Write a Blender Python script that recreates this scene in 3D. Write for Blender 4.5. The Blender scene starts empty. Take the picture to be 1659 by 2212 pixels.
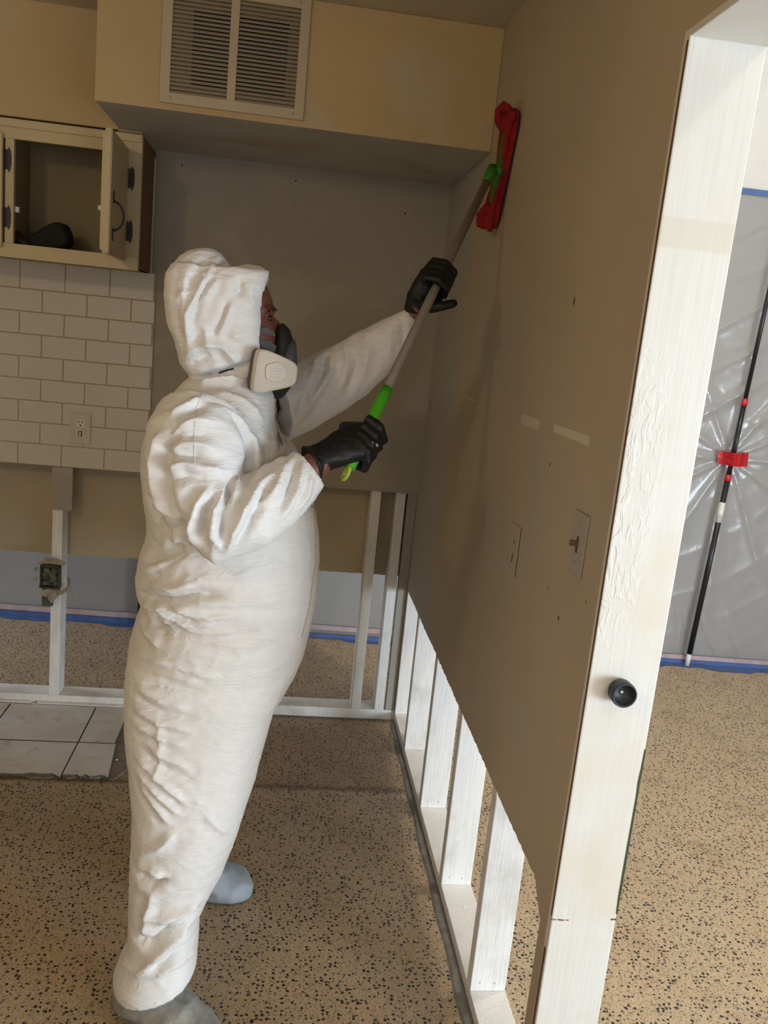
import bpy, bmesh, math, random
import numpy as np
from mathutils import Vector, Matrix, noise as mnoise
from mathutils.bvhtree import BVHTree

random.seed(4)
rng = np.random.default_rng(4)
S = bpy.context.scene
COL = S.collection

# ------------------------------------------------------------------ camera
CAM = Vector((-0.5467, -3.2889, 1.5617))
RT = Vector((0.98949094, -0.10613985, 0.09819379))
UP = Vector((-0.07416941, 0.21037881, 0.97480237))
FW = Vector((0.12412327, 0.97184108, -0.20029559))
FPX = 1845.04
cd = bpy.data.cameras.new('camera')
cd.sensor_fit = 'VERTICAL'; cd.sensor_height = 36.0; cd.sensor_width = 27.0
cd.lens = FPX / 2212 * 36.0
cd.clip_start = 0.02
cam = bpy.data.objects.new('camera', cd)
COL.objects.link(cam)
cam.matrix_world = Matrix(((RT.x, UP.x, -FW.x, CAM.x), (RT.y, UP.y, -FW.y, CAM.y), (RT.z, UP.z, -FW.z, CAM.z), (0, 0, 0, 1)))
S.camera = cam

def ray(u, v):
    return RT * ((u - 829.5) / FPX) - UP * ((v - 1106) / FPX) + FW
def px(u, v, ax=1, val=0.0):                 # photo pixel -> point on the plane axis = val
    d = ray(u, v); t = (val - CAM[ax]) / d[ax]
    return CAM + d * t
FAR_A, FAR_B = 0.945, -0.041                 # far wall: y = FAR_A + FAR_B * x
def pxfar(u, v, off=0.0):
    d = ray(u, v); t = (FAR_A - off + FAR_B * CAM.x - CAM.y) / (d.y - FAR_B * d.x)
    return CAM + d * t

# ------------------------------------------------------------------ light
W = bpy.data.worlds.new('world'); S.world = W; W.use_nodes = True
W.node_tree.nodes['Background'].inputs[0].default_value = (0.62, 0.72, 0.86, 1)
W.node_tree.nodes['Background'].inputs[1].default_value = 1.0
S.view_settings.view_transform = 'Standard'
S.view_settings.look = 'None'
S.view_settings.gamma = 1.0
S.view_settings.use_curve_mapping = False
S.view_settings.exposure = 0.0

def area(name, loc, target, sx, sy, power, col, spread=math.pi):
    l = bpy.data.lights.new(name, 'AREA'); l.shape = 'RECTANGLE'; l.size = sx; l.size_y = sy
    l.energy = power; l.color = col; l.spread = spread
    o = bpy.data.objects.new(name, l); COL.objects.link(o)
    o.location = loc
    o.rotation_euler = (Vector(target) - Vector(loc)).to_track_quat('-Z', 'Y').to_euler()
    return o
# daylight through the big living-room window, the small kitchen window behind the viewer
area('daylight_living_window', (1.75, -5.55, .80), (1.6, 0, .95), 2.4, 1.3, 20, (0.95, 0.97, 1.0))
area('daylight_kitchen_window', (-1.2, -5.55, 1.45), (-1.2, 0, 1.3), 1.4, 1.1, 9, (0.92, 0.96, 1.0))
area('daylight_patio_door', (3.38, -4.5, .72), (-.6, -1.7, .75), 1.9, 1.2, 200, (0.73, 0.865, 1.0))

area('daylight_passage_end', (-3.2, .55, 1.35), (0, .55, .5), .7, 1.7, 16, (0.84, 0.91, 1.0))

# ------------------------------------------------------------------ materials
def new_mat(name):
    m = bpy.data.materials.new(name); m.use_nodes = True
    nt = m.node_tree
    return m, nt, nt.nodes['Principled BSDF']
def N(nt, t, **k):
    n = nt.nodes.new(t)
    for a, b in k.items(): setattr(n, a, b)
    return n
def rgba(c): return (c[0], c[1], c[2], 1)
def mixc(nt, fac, a, b):
    m = N(nt, 'ShaderNodeMix', data_type='RGBA')
    for s, v in ((m.inputs[0], fac), (m.inputs[6], a), (m.inputs[7], b)):
        if hasattr(v, 'links') or isinstance(v, bpy.types.NodeSocket): nt.links.new(v, s)
        elif isinstance(v, (tuple, list)): s.default_value = rgba(v)
        else: s.default_value = v
    return m.outputs[2]
def math_n(nt, op, a, b=None, c=None, clamp=False):
    m = N(nt, 'ShaderNodeMath', operation=op, use_clamp=clamp)
    for i, v in enumerate((a, b, c)):
        if v is None: continue
        if isinstance(v, bpy.types.NodeSocket): nt.links.new(v, m.inputs[i])
        else: m.inputs[i].default_value = v
    return m.outputs[0]
def pos(nt):
    return N(nt, 'ShaderNodeNewGeometry').outputs['Position']
def noise(nt, vec, scale, detail=3, rough=.55, dist=0):
    n = N(nt, 'ShaderNodeTexNoise'); n.inputs['Scale'].default_value = scale
    n.inputs['Detail'].default_value = detail; n.inputs['Roughness'].default_value = rough
    n.inputs['Distortion'].default_value = dist
    nt.links.new(vec, n.inputs['Vector']); return n.outputs['Fac']
def ramp(nt, v, a, b):
    m = N(nt, 'ShaderNodeMapRange'); m.inputs[1].default_value = a; m.inputs[2].default_value = b
    m.clamp = True
    nt.links.new(v, m.inputs[0]); return m.outputs[0]
def stretch(nt, vec, s):
    m = N(nt, 'ShaderNodeMapping'); m.inputs['Scale'].default_value = s
    nt.links.new(vec, m.inputs['Vector']); return m.outputs[0]
def bump(nt, b, h, strength=.3, dist=.01):
    n = N(nt, 'ShaderNodeBump'); n.inputs['Strength'].default_value = strength; n.inputs['Distance'].default_value = dist
    nt.links.new(h, n.inputs['Height']); nt.links.new(n.outputs[0], b.inputs['Normal'])
def sep(nt, vec):
    s = N(nt, 'ShaderNodeSeparateXYZ'); nt.links.new(vec, s.inputs[0]); return s.outputs
MATS = {}
def simple(name, col, rough=.6, var=.12, scale=8, bmp=0.0, bscale=60, metallic=0, col2=None, spec=.5, st=(1, 1, 1)):
    if name in MATS: return MATS[name]
    m, nt, b = new_mat(name)
    p = stretch(nt, N(nt, 'ShaderNodeTexCoord').outputs['Object'], st)
    f = noise(nt, p, scale, 4)
    c2 = col2 or tuple(c * (1 - var) for c in col)
    nt.links.new(mixc(nt, ramp(nt, f, .3, .7), c2, col), b.inputs['Base Color'])
    b.inputs['Roughness'].default_value = rough; b.inputs['Metallic'].default_value = metallic
    b.inputs['Specular IOR Level'].default_value = spec
    if bmp: bump(nt, b, noise(nt, p, bscale, 4), bmp, .004)
    MATS[name] = m
    return m

def wall_mat(name, base, patch, primer=None, rough=.75, thr=.56):
    m, nt, b = new_mat(name)
    P = pos(nt)
    c = mixc(nt, ramp(nt, noise(nt, P, 1.7, 4, .5), .35, .7), base, tuple(x * .88 for x in base))
    c = mixc(nt, ramp(nt, noise(nt, P, 2.6, 3, .45, .6), thr, thr + .10), c, patch)
    if primer:                                # primer rolled along the corner, with a ragged edge
        axis, edge, soft, pc, sgn = primer
        x = sep(nt, P)[axis]
        w = math_n(nt, 'ADD', x, math_n(nt, 'MULTIPLY', math_n(nt, 'SUBTRACT', noise(nt, P, 3.2, 3), .5), .35))
        c = mixc(nt, ramp(nt, w, edge - soft * sgn, edge + soft * sgn), c, pc)
    nt.links.new(c, b.inputs['Base Color'])
    b.inputs['Roughness'].default_value = rough
    h = math_n(nt, 'ADD', math_n(nt, 'MULTIPLY', noise(nt, P, 180, 2), .3), noise(nt, P, 22, 3))
    bump(nt, b, h, .18, .004)
    return m
M_RIGHT = wall_mat('painted_drywall_beige', (.46, .385, .28), (.42, .37, .30), (1, -.52, .06, (.40, .38, .34), 1))
M_BACK = wall_mat('primed_drywall_grey', (.36, .33, .27), (.40, .375, .32))
M_SOFF = wall_mat('cream_yellow_plaster', (.53, .395, .205), (.50, .41, .27))
M_SOFFB = wall_mat('soffit_skim_coat', (.46, .445, .39), (.38, .34, .27))
M_CEIL = wall_mat('ceiling_plaster', (.55, .49, .38), (.47, .42, .34))
M_REAR = wall_mat('board_back_paper', (.45, .375, .255), (.40, .335, .24))
M_LIVING = wall_mat('living_room_paint', (.62, .61, .59), (.58, .57, .55))
M_EDGE = simple('gypsum_edge', (.62, .58, .5), .9, .3, 40)
M_TILE = simple('white_subway_glaze', (.60, .565, .49), .38, .06, 5, .05, 40)
M_GROUT = simple('ochre_grout', (.42, .355, .24), .95, .15, 40, .1)
M_CAB = simple('cream_gloss_paint', (.56, .46, .27), .45, .12, 6, .12, 30)
M_CABIN = simple('cabinet_inside_brown', (.33, .26, .13), .7, .2, 4)
M_CABSIDE = simple('bare_brown_wood', (.20, .115, .05), .7, .3, 12, .2, 40, st=(1, 1, .2))
M_IRON = simple('black_iron', (.025, .027, .03), .5, .4, 30)
M_VENT = simple('grille_cream_enamel', (.50, .42, .29), .5, .08, 6)
M_SLAT = simple('grille_slat_enamel', (.42, .365, .26), .5, .1, 6)
M_DARK = simple('duct_dark', (.012, .011, .010), .9, .4, 10)
M_DUST = simple('duct_lint', (.20, .16, .10), 1, .5, 30)
M_IVORY = simple('ivory_plastic', (.60, .52, .43), .35, .04, 5)
M_ALMOND = simple('outlet_face', (.72, .66, .55), .35, .04, 5)
M_BLACK = simple('dark_slot', (.01, .01, .01), .8, .1, 5)
M_RED = simple('red_microfibre', (.30, .006, .008), .95, .35, 40, .5, 260)
M_GREEN = simple('green_plastic', (.06, .40, .012), .5, .15, 14)
M_GREENDIM = simple('green_dimmed', (.03, .20, .012), .55, .3, 14)  # green plastic darkened: dimness at the mop head put into the colour
M_POLE = simple('grey_aluminium_pole', (.22, .19, .15), .5, .15, 12)
M_YEL = simple('worn_yellow_green', (.42, .55, .06), .5, .35, 60)
M_BPOLE = simple('black_pole', (.012, .012, .013), .3, .2, 20)
M_REDC = simple('red_plastic', (.55, .02, .03), .4, .1, 20)
M_REDT = simple('red_tape', (.78, .02, .03), .3, .15, 25, .4, 60)
M_WHITEP = simple('white_plastic', (.75, .73, .68), .4, .06, 20)
M_BLUE = simple('blue_masking_tape', (.075, .14, .34), .7, .25, 14, .3, 50)
M_PINK = simple('pink_tape', (.50, .38, .41), .6, .3, 14)
M_SKIN = simple('skin', (.18, .062, .033), .55, .2, 40, .15, 120)
M_EYE = simple('eye_dark', (.03, .02, .015), .2, .1, 5)
M_MASKB = simple('mask_black_rubber', (.010, .011, .013), .6, .2, 12)
M_MASKG = simple('mask_slate_rubber', (.045, .055, .065), .55, .15, 12)
M_STRAP = simple('mask_grey_strap', (.11, .105, .10), .7, .1, 20)
M_CART = simple('cartridge_white', (.58, .52, .43), .55, .06, 8)
M_CARTD = simple('cartridge_grey', (.10, .09, .08), .6, .2, 8)
M_GLOVE = simple('black_nitrile', (.006, .006, .0065), .5, .3, 30, .35, 90, spec=.35)
M_KNOB = simple('black_rubber_bumper', (.03, .035, .045), .5, .2, 40)
M_STEEL = simple('steel', (.45, .44, .42), .35, .1, 20, metallic=.8)
M_PAPER = simple('torn_paper', (.42, .36, .25), .95, .4, 30, .4)
M_MORTAR = simple('grey_mortar', (.26, .215, .165), .95, .4, 14, .6, 40)
M_BOXM = simple('dirty_box_metal', (.10, .105, .075), .7, .5, 30, .5)
M_MUD = simple('dried_mud', (.16, .15, .10), .95, .5, 60, .7)
M_SHOE = simple('brown_leather', (.045, .018, .012), .5, .3, 20)
M_CLOTH = simple('black_cloth', (.010, .010, .009), .85, .3, 60, .4)
M_RUST = simple('rust_mark', (.25, .09, .03), .9, .5, 90)
M_PEEL = simple('old_green_paint', (.035, .075, .03), .6, .3, 40)
M_GAPBROWN = simple('dark_brown_edge', (.14, .07, .03), .8, .3, 40)
M_ZIP = simple('grey_seam', (.34, .31, .27), .8, .2, 40)

def wood_white(name, dirt=.55):
    m, nt, b = new_mat(name)
    p = N(nt, 'ShaderNodeTexCoord').outputs['Object']
    P = pos(nt)
    grain = noise(nt, stretch(nt, P, (60, 60, 2.5)), 3, 4, .6)
    c = mixc(nt, ramp(nt, grain, .42, .72), (.80, .79, .76), (.70, .68, .64))
    blot = noise(nt, P, 6, 4, .6)
    c = mixc(nt, math_n(nt, 'MULTIPLY', ramp(nt, blot, .52, .70), dirt), c, (.50, .47, .43))
    nt.links.new(c, b.inputs['Base Color']); b.inputs['Roughness'].default_value = .6
    bump(nt, b, grain, .25, .004)
    return m
M_STUD = wood_white('white_painted_stud')
M_JAMB = None
def jamb_mat():
    m, nt, b = new_mat('white_painted_jamb')
    P = pos(nt); s = sep(nt, P)
    brush = noise(nt, stretch(nt, P, (90, 90, 2.2)), 2, 4, .6)
    c = mixc(nt, ramp(nt, brush, .4, .75), (.68, .67, .63), (.63, .605, .54))
    c = mixc(nt, ramp(nt, noise(nt, P, 5, 3), .5, .75), c, (.64, .59, .48))
    band = math_n(nt, 'MULTIPLY', ramp(nt, s[2], 1.735, 1.74), ramp(nt, s[2], 1.785, 1.78))
    c = mixc(nt, math_n(nt, 'MULTIPLY', band, .65), c, (.60, .56, .46))
    nt.links.new(c, b.inputs['Base Color']); b.inputs['Roughness'].default_value = .5
    # alligatored old paint on the kitchen half, at mid height
    zone = math_n(nt, 'MULTIPLY', math_n(nt, 'MULTIPLY', ramp(nt, s[2], 1.05, 1.2), ramp(nt, s[2], 1.62, 1.45)), ramp(nt, s[0], .07, .015))
    pl = noise(nt, stretch(nt, P, (1, 1, .35)), 55, 4, .6, .8)
    h = math_n(nt, 'ADD', math_n(nt, 'MULTIPLY', brush, .10), math_n(nt, 'MULTIPLY', math_n(nt, 'MULTIPLY', ramp(nt, pl, .48, .56), zone), .6))
    bump(nt, b, h, .5, .0035)
    return m
M_JAMB = jamb_mat()

def terrazzo():
    m, nt, b = new_mat('terrazzo')
    P = pos(nt); s = sep(nt, P)
    wob = N(nt, 'ShaderNodeTexNoise'); wob.inputs['Scale'].default_value = 190; nt.links.new(P, wob.inputs['Vector'])
    vm = N(nt, 'ShaderNodeVectorMath', operation='MULTIPLY_ADD'); nt.links.new(wob.outputs['Color'], vm.inputs[0])
    vm.inputs[1].default_value = (.010, .010, 0); nt.links.new(P, vm.inputs[2])
    vec = vm.outputs[0]
    def chips(scale, gate, r0, r1):
        v = N(nt, 'ShaderNodeTexVoronoi', voronoi_dimensions='2D'); v.inputs['Scale'].default_value = scale
        nt.links.new(vec, v.inputs['Vector'])
        r = sep(nt, v.outputs['Color'])
        rad = math_n(nt, 'MULTIPLY_ADD', r[0], r1, r0)
        inside = math_n(nt, 'LESS_THAN', v.outputs['Distance'], rad)
        return math_n(nt, 'MULTIPLY', inside, math_n(nt, 'GREATER_THAN', r[1], gate)), r[2]
    big, bt = chips(84, .42, .09, .27)
    sml, _ = chips(250, .5, .12, .26)
    brn, _ = chips(150, .62, .12, .26)
    fine = noise(nt, P, 160, 2)
    c = mixc(nt, ramp(nt, noise(nt, P, 1.6, 4), .35, .7), (.53, .40, .255), (.60, .47, .315))
    c = mixc(nt, ramp(nt, fine, .4, .62), c, (.50, .375, .235))
    # browner kitchen side; ground-in dirt: patches, and the brown footprint of the old units by the wall
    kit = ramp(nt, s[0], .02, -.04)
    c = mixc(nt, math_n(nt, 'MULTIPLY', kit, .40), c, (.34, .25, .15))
    c = mixc(nt, math_n(nt, 'MULTIPLY', ramp(nt, noise(nt, P, 4, 4, .6), .52, .78), .5), c, (.27, .185, .10))
    wx = math_n(nt, 'ADD', s[1], math_n(nt, 'MULTIPLY', math_n(nt, 'SUBTRACT', noise(nt, P, 14, 3), .5), .04))
    foot = math_n(nt, 'MULTIPLY', math_n(nt, 'MULTIPLY', ramp(nt, wx, -.585, -.56), ramp(nt, s[1], .01, -.01)), kit)
    c = mixc(nt, math_n(nt, 'MULTIPLY', foot, .42), c, (.25, .15, .075))
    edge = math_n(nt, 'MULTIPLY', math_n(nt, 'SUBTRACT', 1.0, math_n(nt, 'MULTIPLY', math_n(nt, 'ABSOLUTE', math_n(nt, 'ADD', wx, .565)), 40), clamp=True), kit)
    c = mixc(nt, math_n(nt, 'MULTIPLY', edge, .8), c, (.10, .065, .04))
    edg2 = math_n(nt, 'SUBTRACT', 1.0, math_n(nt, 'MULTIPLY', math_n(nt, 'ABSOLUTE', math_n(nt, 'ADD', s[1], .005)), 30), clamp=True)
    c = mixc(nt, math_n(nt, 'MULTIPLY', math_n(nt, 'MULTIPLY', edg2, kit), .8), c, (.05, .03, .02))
    c = mixc(nt, brn, c, (.26, .175, .10))
    c = mixc(nt, sml, c, (.20, .155, .11))
    c = mixc(nt, big, c, (.022, .020, .022))
    nt.links.new(c, b.inputs['Base Color'])
    b.inputs['Roughness'].default_value = .42; b.inputs['Specular IOR Level'].default_value = .35
    bump(nt, b, noise(nt, P, 40, 3), .06, .003)
    return m
M_TERR = terrazzo()

def ceramic():
    m, nt, b = new_mat('ceramic_floor_tile')
    P = pos(nt)
    c = mixc(nt, ramp(nt, noise(nt, P, 9, 4), .35, .7), (.70, .67, .62), (.60, .56, .50))
    c = mixc(nt, math_n(nt, 'MULTIPLY', ramp(nt, noise(nt, P, 24, 4, .6), .58, .75), .6), c, (.36, .31, .25))
    nt.links.new(c, b.inputs['Base Color']); b.inputs['Roughness'].default_value = .5
    return m
M_CER = ceramic()

def tyvek():
    m, nt, b = new_mat('white_spunbond_fabric')
    p = N(nt, 'ShaderNodeTexCoord').outputs['Object']
    c = mixc(nt, ramp(nt, noise(nt, p, 7, 3), .3, .7), (.72, .705, .68), (.67, .65, .62))
    nt.links.new(c, b.inputs['Base Color']); b.inputs['Roughness'].default_value = .58
    b.inputs['Specular IOR Level'].default_value = .35
    b.inputs['Sheen Weight'].default_value = .1
    a = noise(nt, stretch(nt, p, (.8, .8, 3.0)), 13, 4, .6, .6)
    w = math_n(nt, 'SUBTRACT', 1.0, math_n(nt, 'ABSOLUTE', math_n(nt, 'MULTIPLY_ADD', a, 2.0, -1.0)))
    h = math_n(nt, 'ADD', math_n(nt, 'MULTIPLY', math_n(nt, 'POWER', w, 9), .6), math_n(nt, 'MULTIPLY', noise(nt, p, 60, 3), .10))
    bump(nt, b, h, .30, .006)
    return m
M_SUIT = tyvek()
def boot_mat(name, c1, c2):
    m, nt, b = new_mat(name)
    p = N(nt, 'ShaderNodeTexCoord').outputs['Object']
    c = mixc(nt, ramp(nt, noise(nt, p, 11, 4, .6), .4, .66), c1, c2)
    c = mixc(nt, math_n(nt, 'MULTIPLY', ramp(nt, noise(nt, p, 35, 4, .6), .6, .72), .5), c, (.55, .53, .48))
    nt.links.new(c, b.inputs['Base Color']); b.inputs['Roughness'].default_value = .65
    bump(nt, b, noise(nt, p, 22, 5, .6), .25, .006)
    return m
M_BOOT = boot_mat('dusty_grey_rubber', (.33, .325, .30), (.12, .12, .11))
M_BOOT2 = boot_mat('dusty_bluegrey_rubber', (.34, .38, .42), (.25, .28, .31))

def plastic_mat():
    m, nt, b = new_mat('clear_poly_sheet')
    out = nt.nodes['Material Output']
    P = pos(nt)
    b.inputs['Base Color'].default_value = (.36, .355, .35, 1)
    b.inputs['Roughness'].default_value = .17
    b.inputs['Specular IOR Level'].default_value = .7
    tr = N(nt, 'ShaderNodeBsdfTransparent'); tr.inputs[0].default_value = (.93, .93, .94, 1)
    mx = N(nt, 'ShaderNodeMixShader'); mx.inputs[0].default_value = .55
    nt.links.new(tr.outputs[0], mx.inputs[1]); nt.links.new(b.outputs[0], mx.inputs[2]); nt.links.new(mx.outputs[0], out.inputs[0])
    bump(nt, b, noise(nt, P, 9, 4, .5, .5), .15, .02)
    return m
M_PLAS = plastic_mat()

# ------------------------------------------------------------------ mesh helpers
def link(name, me, mat, parent=None, smooth=False):
    o = bpy.data.objects.new(name, me); COL.objects.link(o)
    if mat: me.materials.append(mat)
    if smooth:
        me.polygons.foreach_set('use_smooth', [True] * len(me.polygons))
    if parent: o.parent = parent
    return o
def from_bm(name, bm, mat, parent=None, smooth=False):
    bmesh.ops.recalc_face_normals(bm, faces=bm.faces)
    me = bpy.data.meshes.new(name); bm.to_mesh(me); bm.free()
    return link(name, me, mat, parent, smooth)
def bm_box(bm, a, b, bev=0.0):
    v0 = len(bm.verts)
    r = bmesh.ops.create_cube(bm, size=1)
    vs = r['verts']
    for v in vs:
        v.co = Vector([(a[i] + b[i]) / 2 + v.co[i] * (b[i] - a[i]) for i in range(3)])
    if bev:
        es = list({e for v in vs for e in v.link_edges})
        bmesh.ops.bevel(bm, geom=es, offset=bev, segments=2, affect='EDGES', profile=.6)
    return bm
def box(name, a, b, mat, parent=None, bev=0.0):
    bm = bmesh.new(); bm_box(bm, [min(a[i], b[i]) for i in range(3)], [max(a[i], b[i]) for i in range(3)], bev)
    return from_bm(name, bm, mat, parent)
def tube_pts(pts, rad, n=12, closed=False, ell=None):
    pts = [Vector(p) for p in pts]; k = len(pts)
    if not hasattr(rad, '__len__'): rad = [rad] * k
    verts, faces = [], []
    t0 = None; up = None
    for i in range(k):
        if closed: t = (pts[(i + 1) % k] - pts[i - 1]).normalized()
        else: t = (pts[min(i + 1, k - 1)] - pts[max(i - 1, 0)]).normalized()
        if up is None:
            up = t.orthogonal().normalized()
        else:
            up = (up - t * up.dot(t)).normalized()
        s = t.cross(up)
        for j in range(n):
            a = 2 * math.pi * j / n
            verts.append(pts[i] + (up * math.cos(a) + s * math.sin(a)) * rad[i])
    m = k if closed else k - 1
    for i in range(m):
        for j in range(n):
            a = i * n + j; b = i * n + (j + 1) % n; i2 = (i + 1) % k
            faces.append((a, b, i2 * n + (j + 1) % n, i2 * n + j))
    if not closed:
        faces.append(tuple(reversed(range(n)))); faces.append(tuple(range((k - 1) * n, k * n)))
    return verts, faces
def bm_add(bm, vf):
    vs = [bm.verts.new(v) for v in vf[0]]
    for f in vf[1]:
        try: bm.faces.new([vs[i] for i in f])
        except ValueError: pass
def tube(name, pts, rad, mat, parent=None, n=12, closed=False):
    bm = bmesh.new(); bm_add(bm, tube_pts(pts, rad, n, closed))
    return from_bm(name, bm, mat, parent, True)
def loft(rings):
    n = len(rings[0]); verts = [v for r in rings for v in r]; faces = []
    for i in range(len(rings) - 1):
        for j in range(n):
            faces.append((i * n + j, i * n + (j + 1) % n, (i + 1) * n + (j + 1) % n, (i + 1) * n + j))
    faces.append(tuple(reversed(range(n)))); faces.append(tuple(range((len(rings) - 1) * n, len(rings) * n)))
    return verts, faces
def ring(c, ax1, ax2, n=32, e=2.2):
    out = []
    for j in range(n):
        a = 2 * math.pi * j / n; ca, sa = math.cos(a), math.sin(a)
        out.append(c + ax1 * (math.copysign(abs(ca) ** (2 / e), ca)) + ax2 * (math.copysign(abs(sa) ** (2 / e), sa)))
    return out
def prism(name, pts, axis_vec, mat, parent=None, bev=0.0, smooth=False):
    bm = bmesh.new(); n = len(pts); av = Vector(axis_vec)
    a = [bm.verts.new(Vector(p)) for p in pts]; b = [bm.verts.new(Vector(p) + av) for p in pts]
    bm.faces.new(a); bm.faces.new(list(reversed(b)))
    for i in range(n): bm.faces.new((a[i], b[i], b[(i + 1) % n], a[(i + 1) % n]))
    bmesh.ops.recalc_face_normals(bm, faces=bm.faces)
    if bev: bmesh.ops.bevel(bm, geom=list(bm.edges), offset=bev, segments=2, affect='EDGES')
    return from_bm(name, bm, mat, parent, smooth)
def remesh(parts, voxel, smooth_it=4, fac=.5):
    """fuse overlapping closed shapes into one continuous surface; returns a mesh"""
    bm = bmesh.new()
    for vf in parts: bm_add(bm, vf)
    bmesh.ops.recalc_face_normals(bm, faces=bm.faces)
    me = bpy.data.meshes.new('tmp'); bm.to_mesh(me); bm.free()
    o = bpy.data.objects.new('tmp', me); COL.objects.link(o)
    r = o.modifiers.new('r', 'REMESH'); r.mode = 'VOXEL'; r.voxel_size = voxel
    if smooth_it:
        s = o.modifiers.new('s', 'SMOOTH'); s.factor = fac; s.iterations = smooth_it
    dg = bpy.context.evaluated_depsgraph_get()
    out = bpy.data.meshes.new_from_object(o.evaluated_get(dg))
    bpy.data.objects.remove(o); bpy.data.meshes.remove(me)
    out.materials.clear()
    return out
def empty(name, loc=(0, 0, 0)):
    o = bpy.data.objects.new(name, None); COL.objects.link(o); o.location = loc; o.empty_display_size = .1
    return o
def tag(o, label, cat, group=None):
    o['label'] = label; o['category'] = cat
    if group: o['group'] = group
    return o
def struct(o, label=None):
    o['kind'] = 'structure'
    if label: o['label'] = label
    return o
def under(root, *objs):                       # parts are built in world space: keep them there under a placed Empty
    bpy.context.view_layer.update()
    for o in objs:
        o.parent = root; o.matrix_parent_inverse = root.matrix_world.inverted()

# ------------------------------------------------------------------ the setting
ZC = 2.4587; ZH = 2.0339; YJ = -1.977; WT = .1199; CUT = .5697
LC = 3.45                                     # living-room ceiling
floor = struct(box('floor', (-3.4, -5.7, -.06), (3.5, 1.4, 0), M_TERR), 'speckled tan terrazzo floor')
# far wall (slightly out of square)
def fy(x): return FAR_A + FAR_B * x
fw = prism('wall_far', [(-3.4, fy(-3.4), 0), (3.5, fy(3.5), 0), (3.5, fy(3.5) + .12, 0), (-3.4, fy(-3.4) + .12, 0)], (0, 0, LC), M_LIVING)
struct(fw, 'pale grey living-room wall behind plastic sheeting')
struct(box('wall_left', (-3.4, -5.7, 0), (-3.3, .1, ZC), M_SOFF))
bm = bmesh.new()
for a, b in (((-5.7, 0), (-5.5, LC)), ((-5.5, 1.45), (-3.4, LC)), ((-3.4, 0), (.94, LC))): bm_box(bm, (3.4, a[0], a[1]), (3.5, b[0], b[1]))
struct(from_bm('wall_side', bm, M_LIVING))
bm = bmesh.new(); bm_box(bm, (-3.4, .1, 0), (-3.3, 1.08, .45)); bm_box(bm, (-3.4, .1, 2.3), (-3.3, 1.08, LC))
struct(from_bm('wall_passage', bm, M_LIVING))
# rear wall with its two window openings
bm = bmesh.new()
for a, b in (((-3.3, 0), (-1.95, LC)), ((-1.95, 0), (-.45, .85)), ((-1.95, 2.05), (-.45, LC)), ((-.45, 0), (.4, LC)),
             ((.4, 0), (3.1, .1)), ((.4, 1.5), (3.1, LC)), ((3.1, 0), (3.4, LC))):
    bm_box(bm, (a[0], -5.7, a[1]), (b[0], -5.6, b[1]))
struct(from_bm('wall_rear', bm, M_LIVING))
struct(box('ceiling', (-3.3, -5.6, ZC), (0, .1, ZC + .05), M_CEIL), 'patched cream kitchen ceiling')
struct(box('ceiling_living', (WT, -5.6, LC), (3.4, 1.1, LC + .05), M_LIVING))
struct(box('ceiling_beyond', (-3.3, .113, LC), (WT, 1.1, LC + .05), M_LIVING))

# right wall: kitchen-side board (cut at the flood line), living-side board, header over the opening
def jag_board(name, x0, x1, y0, y1, z0, z1, mat, parent, amp, seed, dip=False):
    """board in the y-z plane with a saw-cut ragged bottom edge"""
    r = random.Random(seed); n = int(abs(y1 - y0) / .012)
    low = []
    for i in range(n + 1):
        y = y0 + (y1 - y0) * i / n
        z = z0 + r.uniform(-amp, amp) * .7 + amp * .25 * math.sin(i * .13)
        if dip and y < -1.863: z = z0 - min(.05, (-1.863 - y) * .9) + r.uniform(-amp, amp) * .4
        low.append((y, z))
    bm = bmesh.new(); cols = []
    for y, z in low:
        cols.append([bm.verts.new((x, y, zz)) for x in (x0, x1) for zz in (z, z1)])
    for a, b in zip(cols, cols[1:]):
        bm.faces.new((a[0], a[1], b[1], b[0])); bm.faces.new((a[2], b[2], b[3], a[3]))
        bm.faces.new((a[0], b[0], b[2], a[2])); bm.faces.new((a[1], a[3], b[3], b[1]))
    for c in (cols[0], cols[-1]): bm.faces.new((c[0], c[2], c[3], c[1]))
    return from_bm(name, bm, mat, parent)
wr = jag_board('wall_right', 0, .013, 0, YJ + .004, CUT, ZC, M_RIGHT, None, .0035, 3, True)
struct(wr, 'beige kitchen partition cut off above its bare studs')
jag_board('living_side_board', .105, .118, .1, YJ + .004, .60, LC, M_LIVING, wr, .003, 5)
bm = bmesh.new(); bm_box(bm, (0, -5.6, ZH + .012), (.013, YJ + .004, ZC)); bm_box(bm, (.105, -5.6, ZH + .012), (.118, YJ + .004, LC))
bm_box(bm, (.013, -5.6, ZH + .012), (.105, YJ + .004, ZH + .05))
from_bm('header', bm, M_RIGHT, wr)
box('bottom_plate', (0.001, YJ + .02, 0), (.09, -.0, .038), M_STUD, wr, .002)
nail_me = None
def nails(parent, pts, r=.0032):
    global nail_me
    if nail_me is None:
        b2 = bmesh.new(); bmesh.ops.create_icosphere(b2, subdivisions=1, radius=r)
        nail_me = bpy.data.meshes.new('nail'); b2.to_mesh(nail_me); b2.free(); nail_me.materials.append(M_STUD)
    for p in pts:
        o = bpy.data.objects.new('nail', nail_me); COL.objects.link(o); o.location = p; o.parent = parent
ys = [-.020, -.328, -.734, -1.140, -1.546]
for i, y in enumerate(ys):
    s = box('stud', (.0012, y, .038), (.089, y + .038, 2.42), M_STUD, wr, .0025)
    nails(s, [(.025, y - .0005, .062), (.062, y - .0005, .060)])
nails(wr, [(.03, -.95, .0395), (.055, -.97, .0395), (.05, -1.24, .0395)])
box('trimmer_stud', (.0012, -1.955, .038), (.089, -1.916, 2.03), M_RIGHT, wr, .002)
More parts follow.
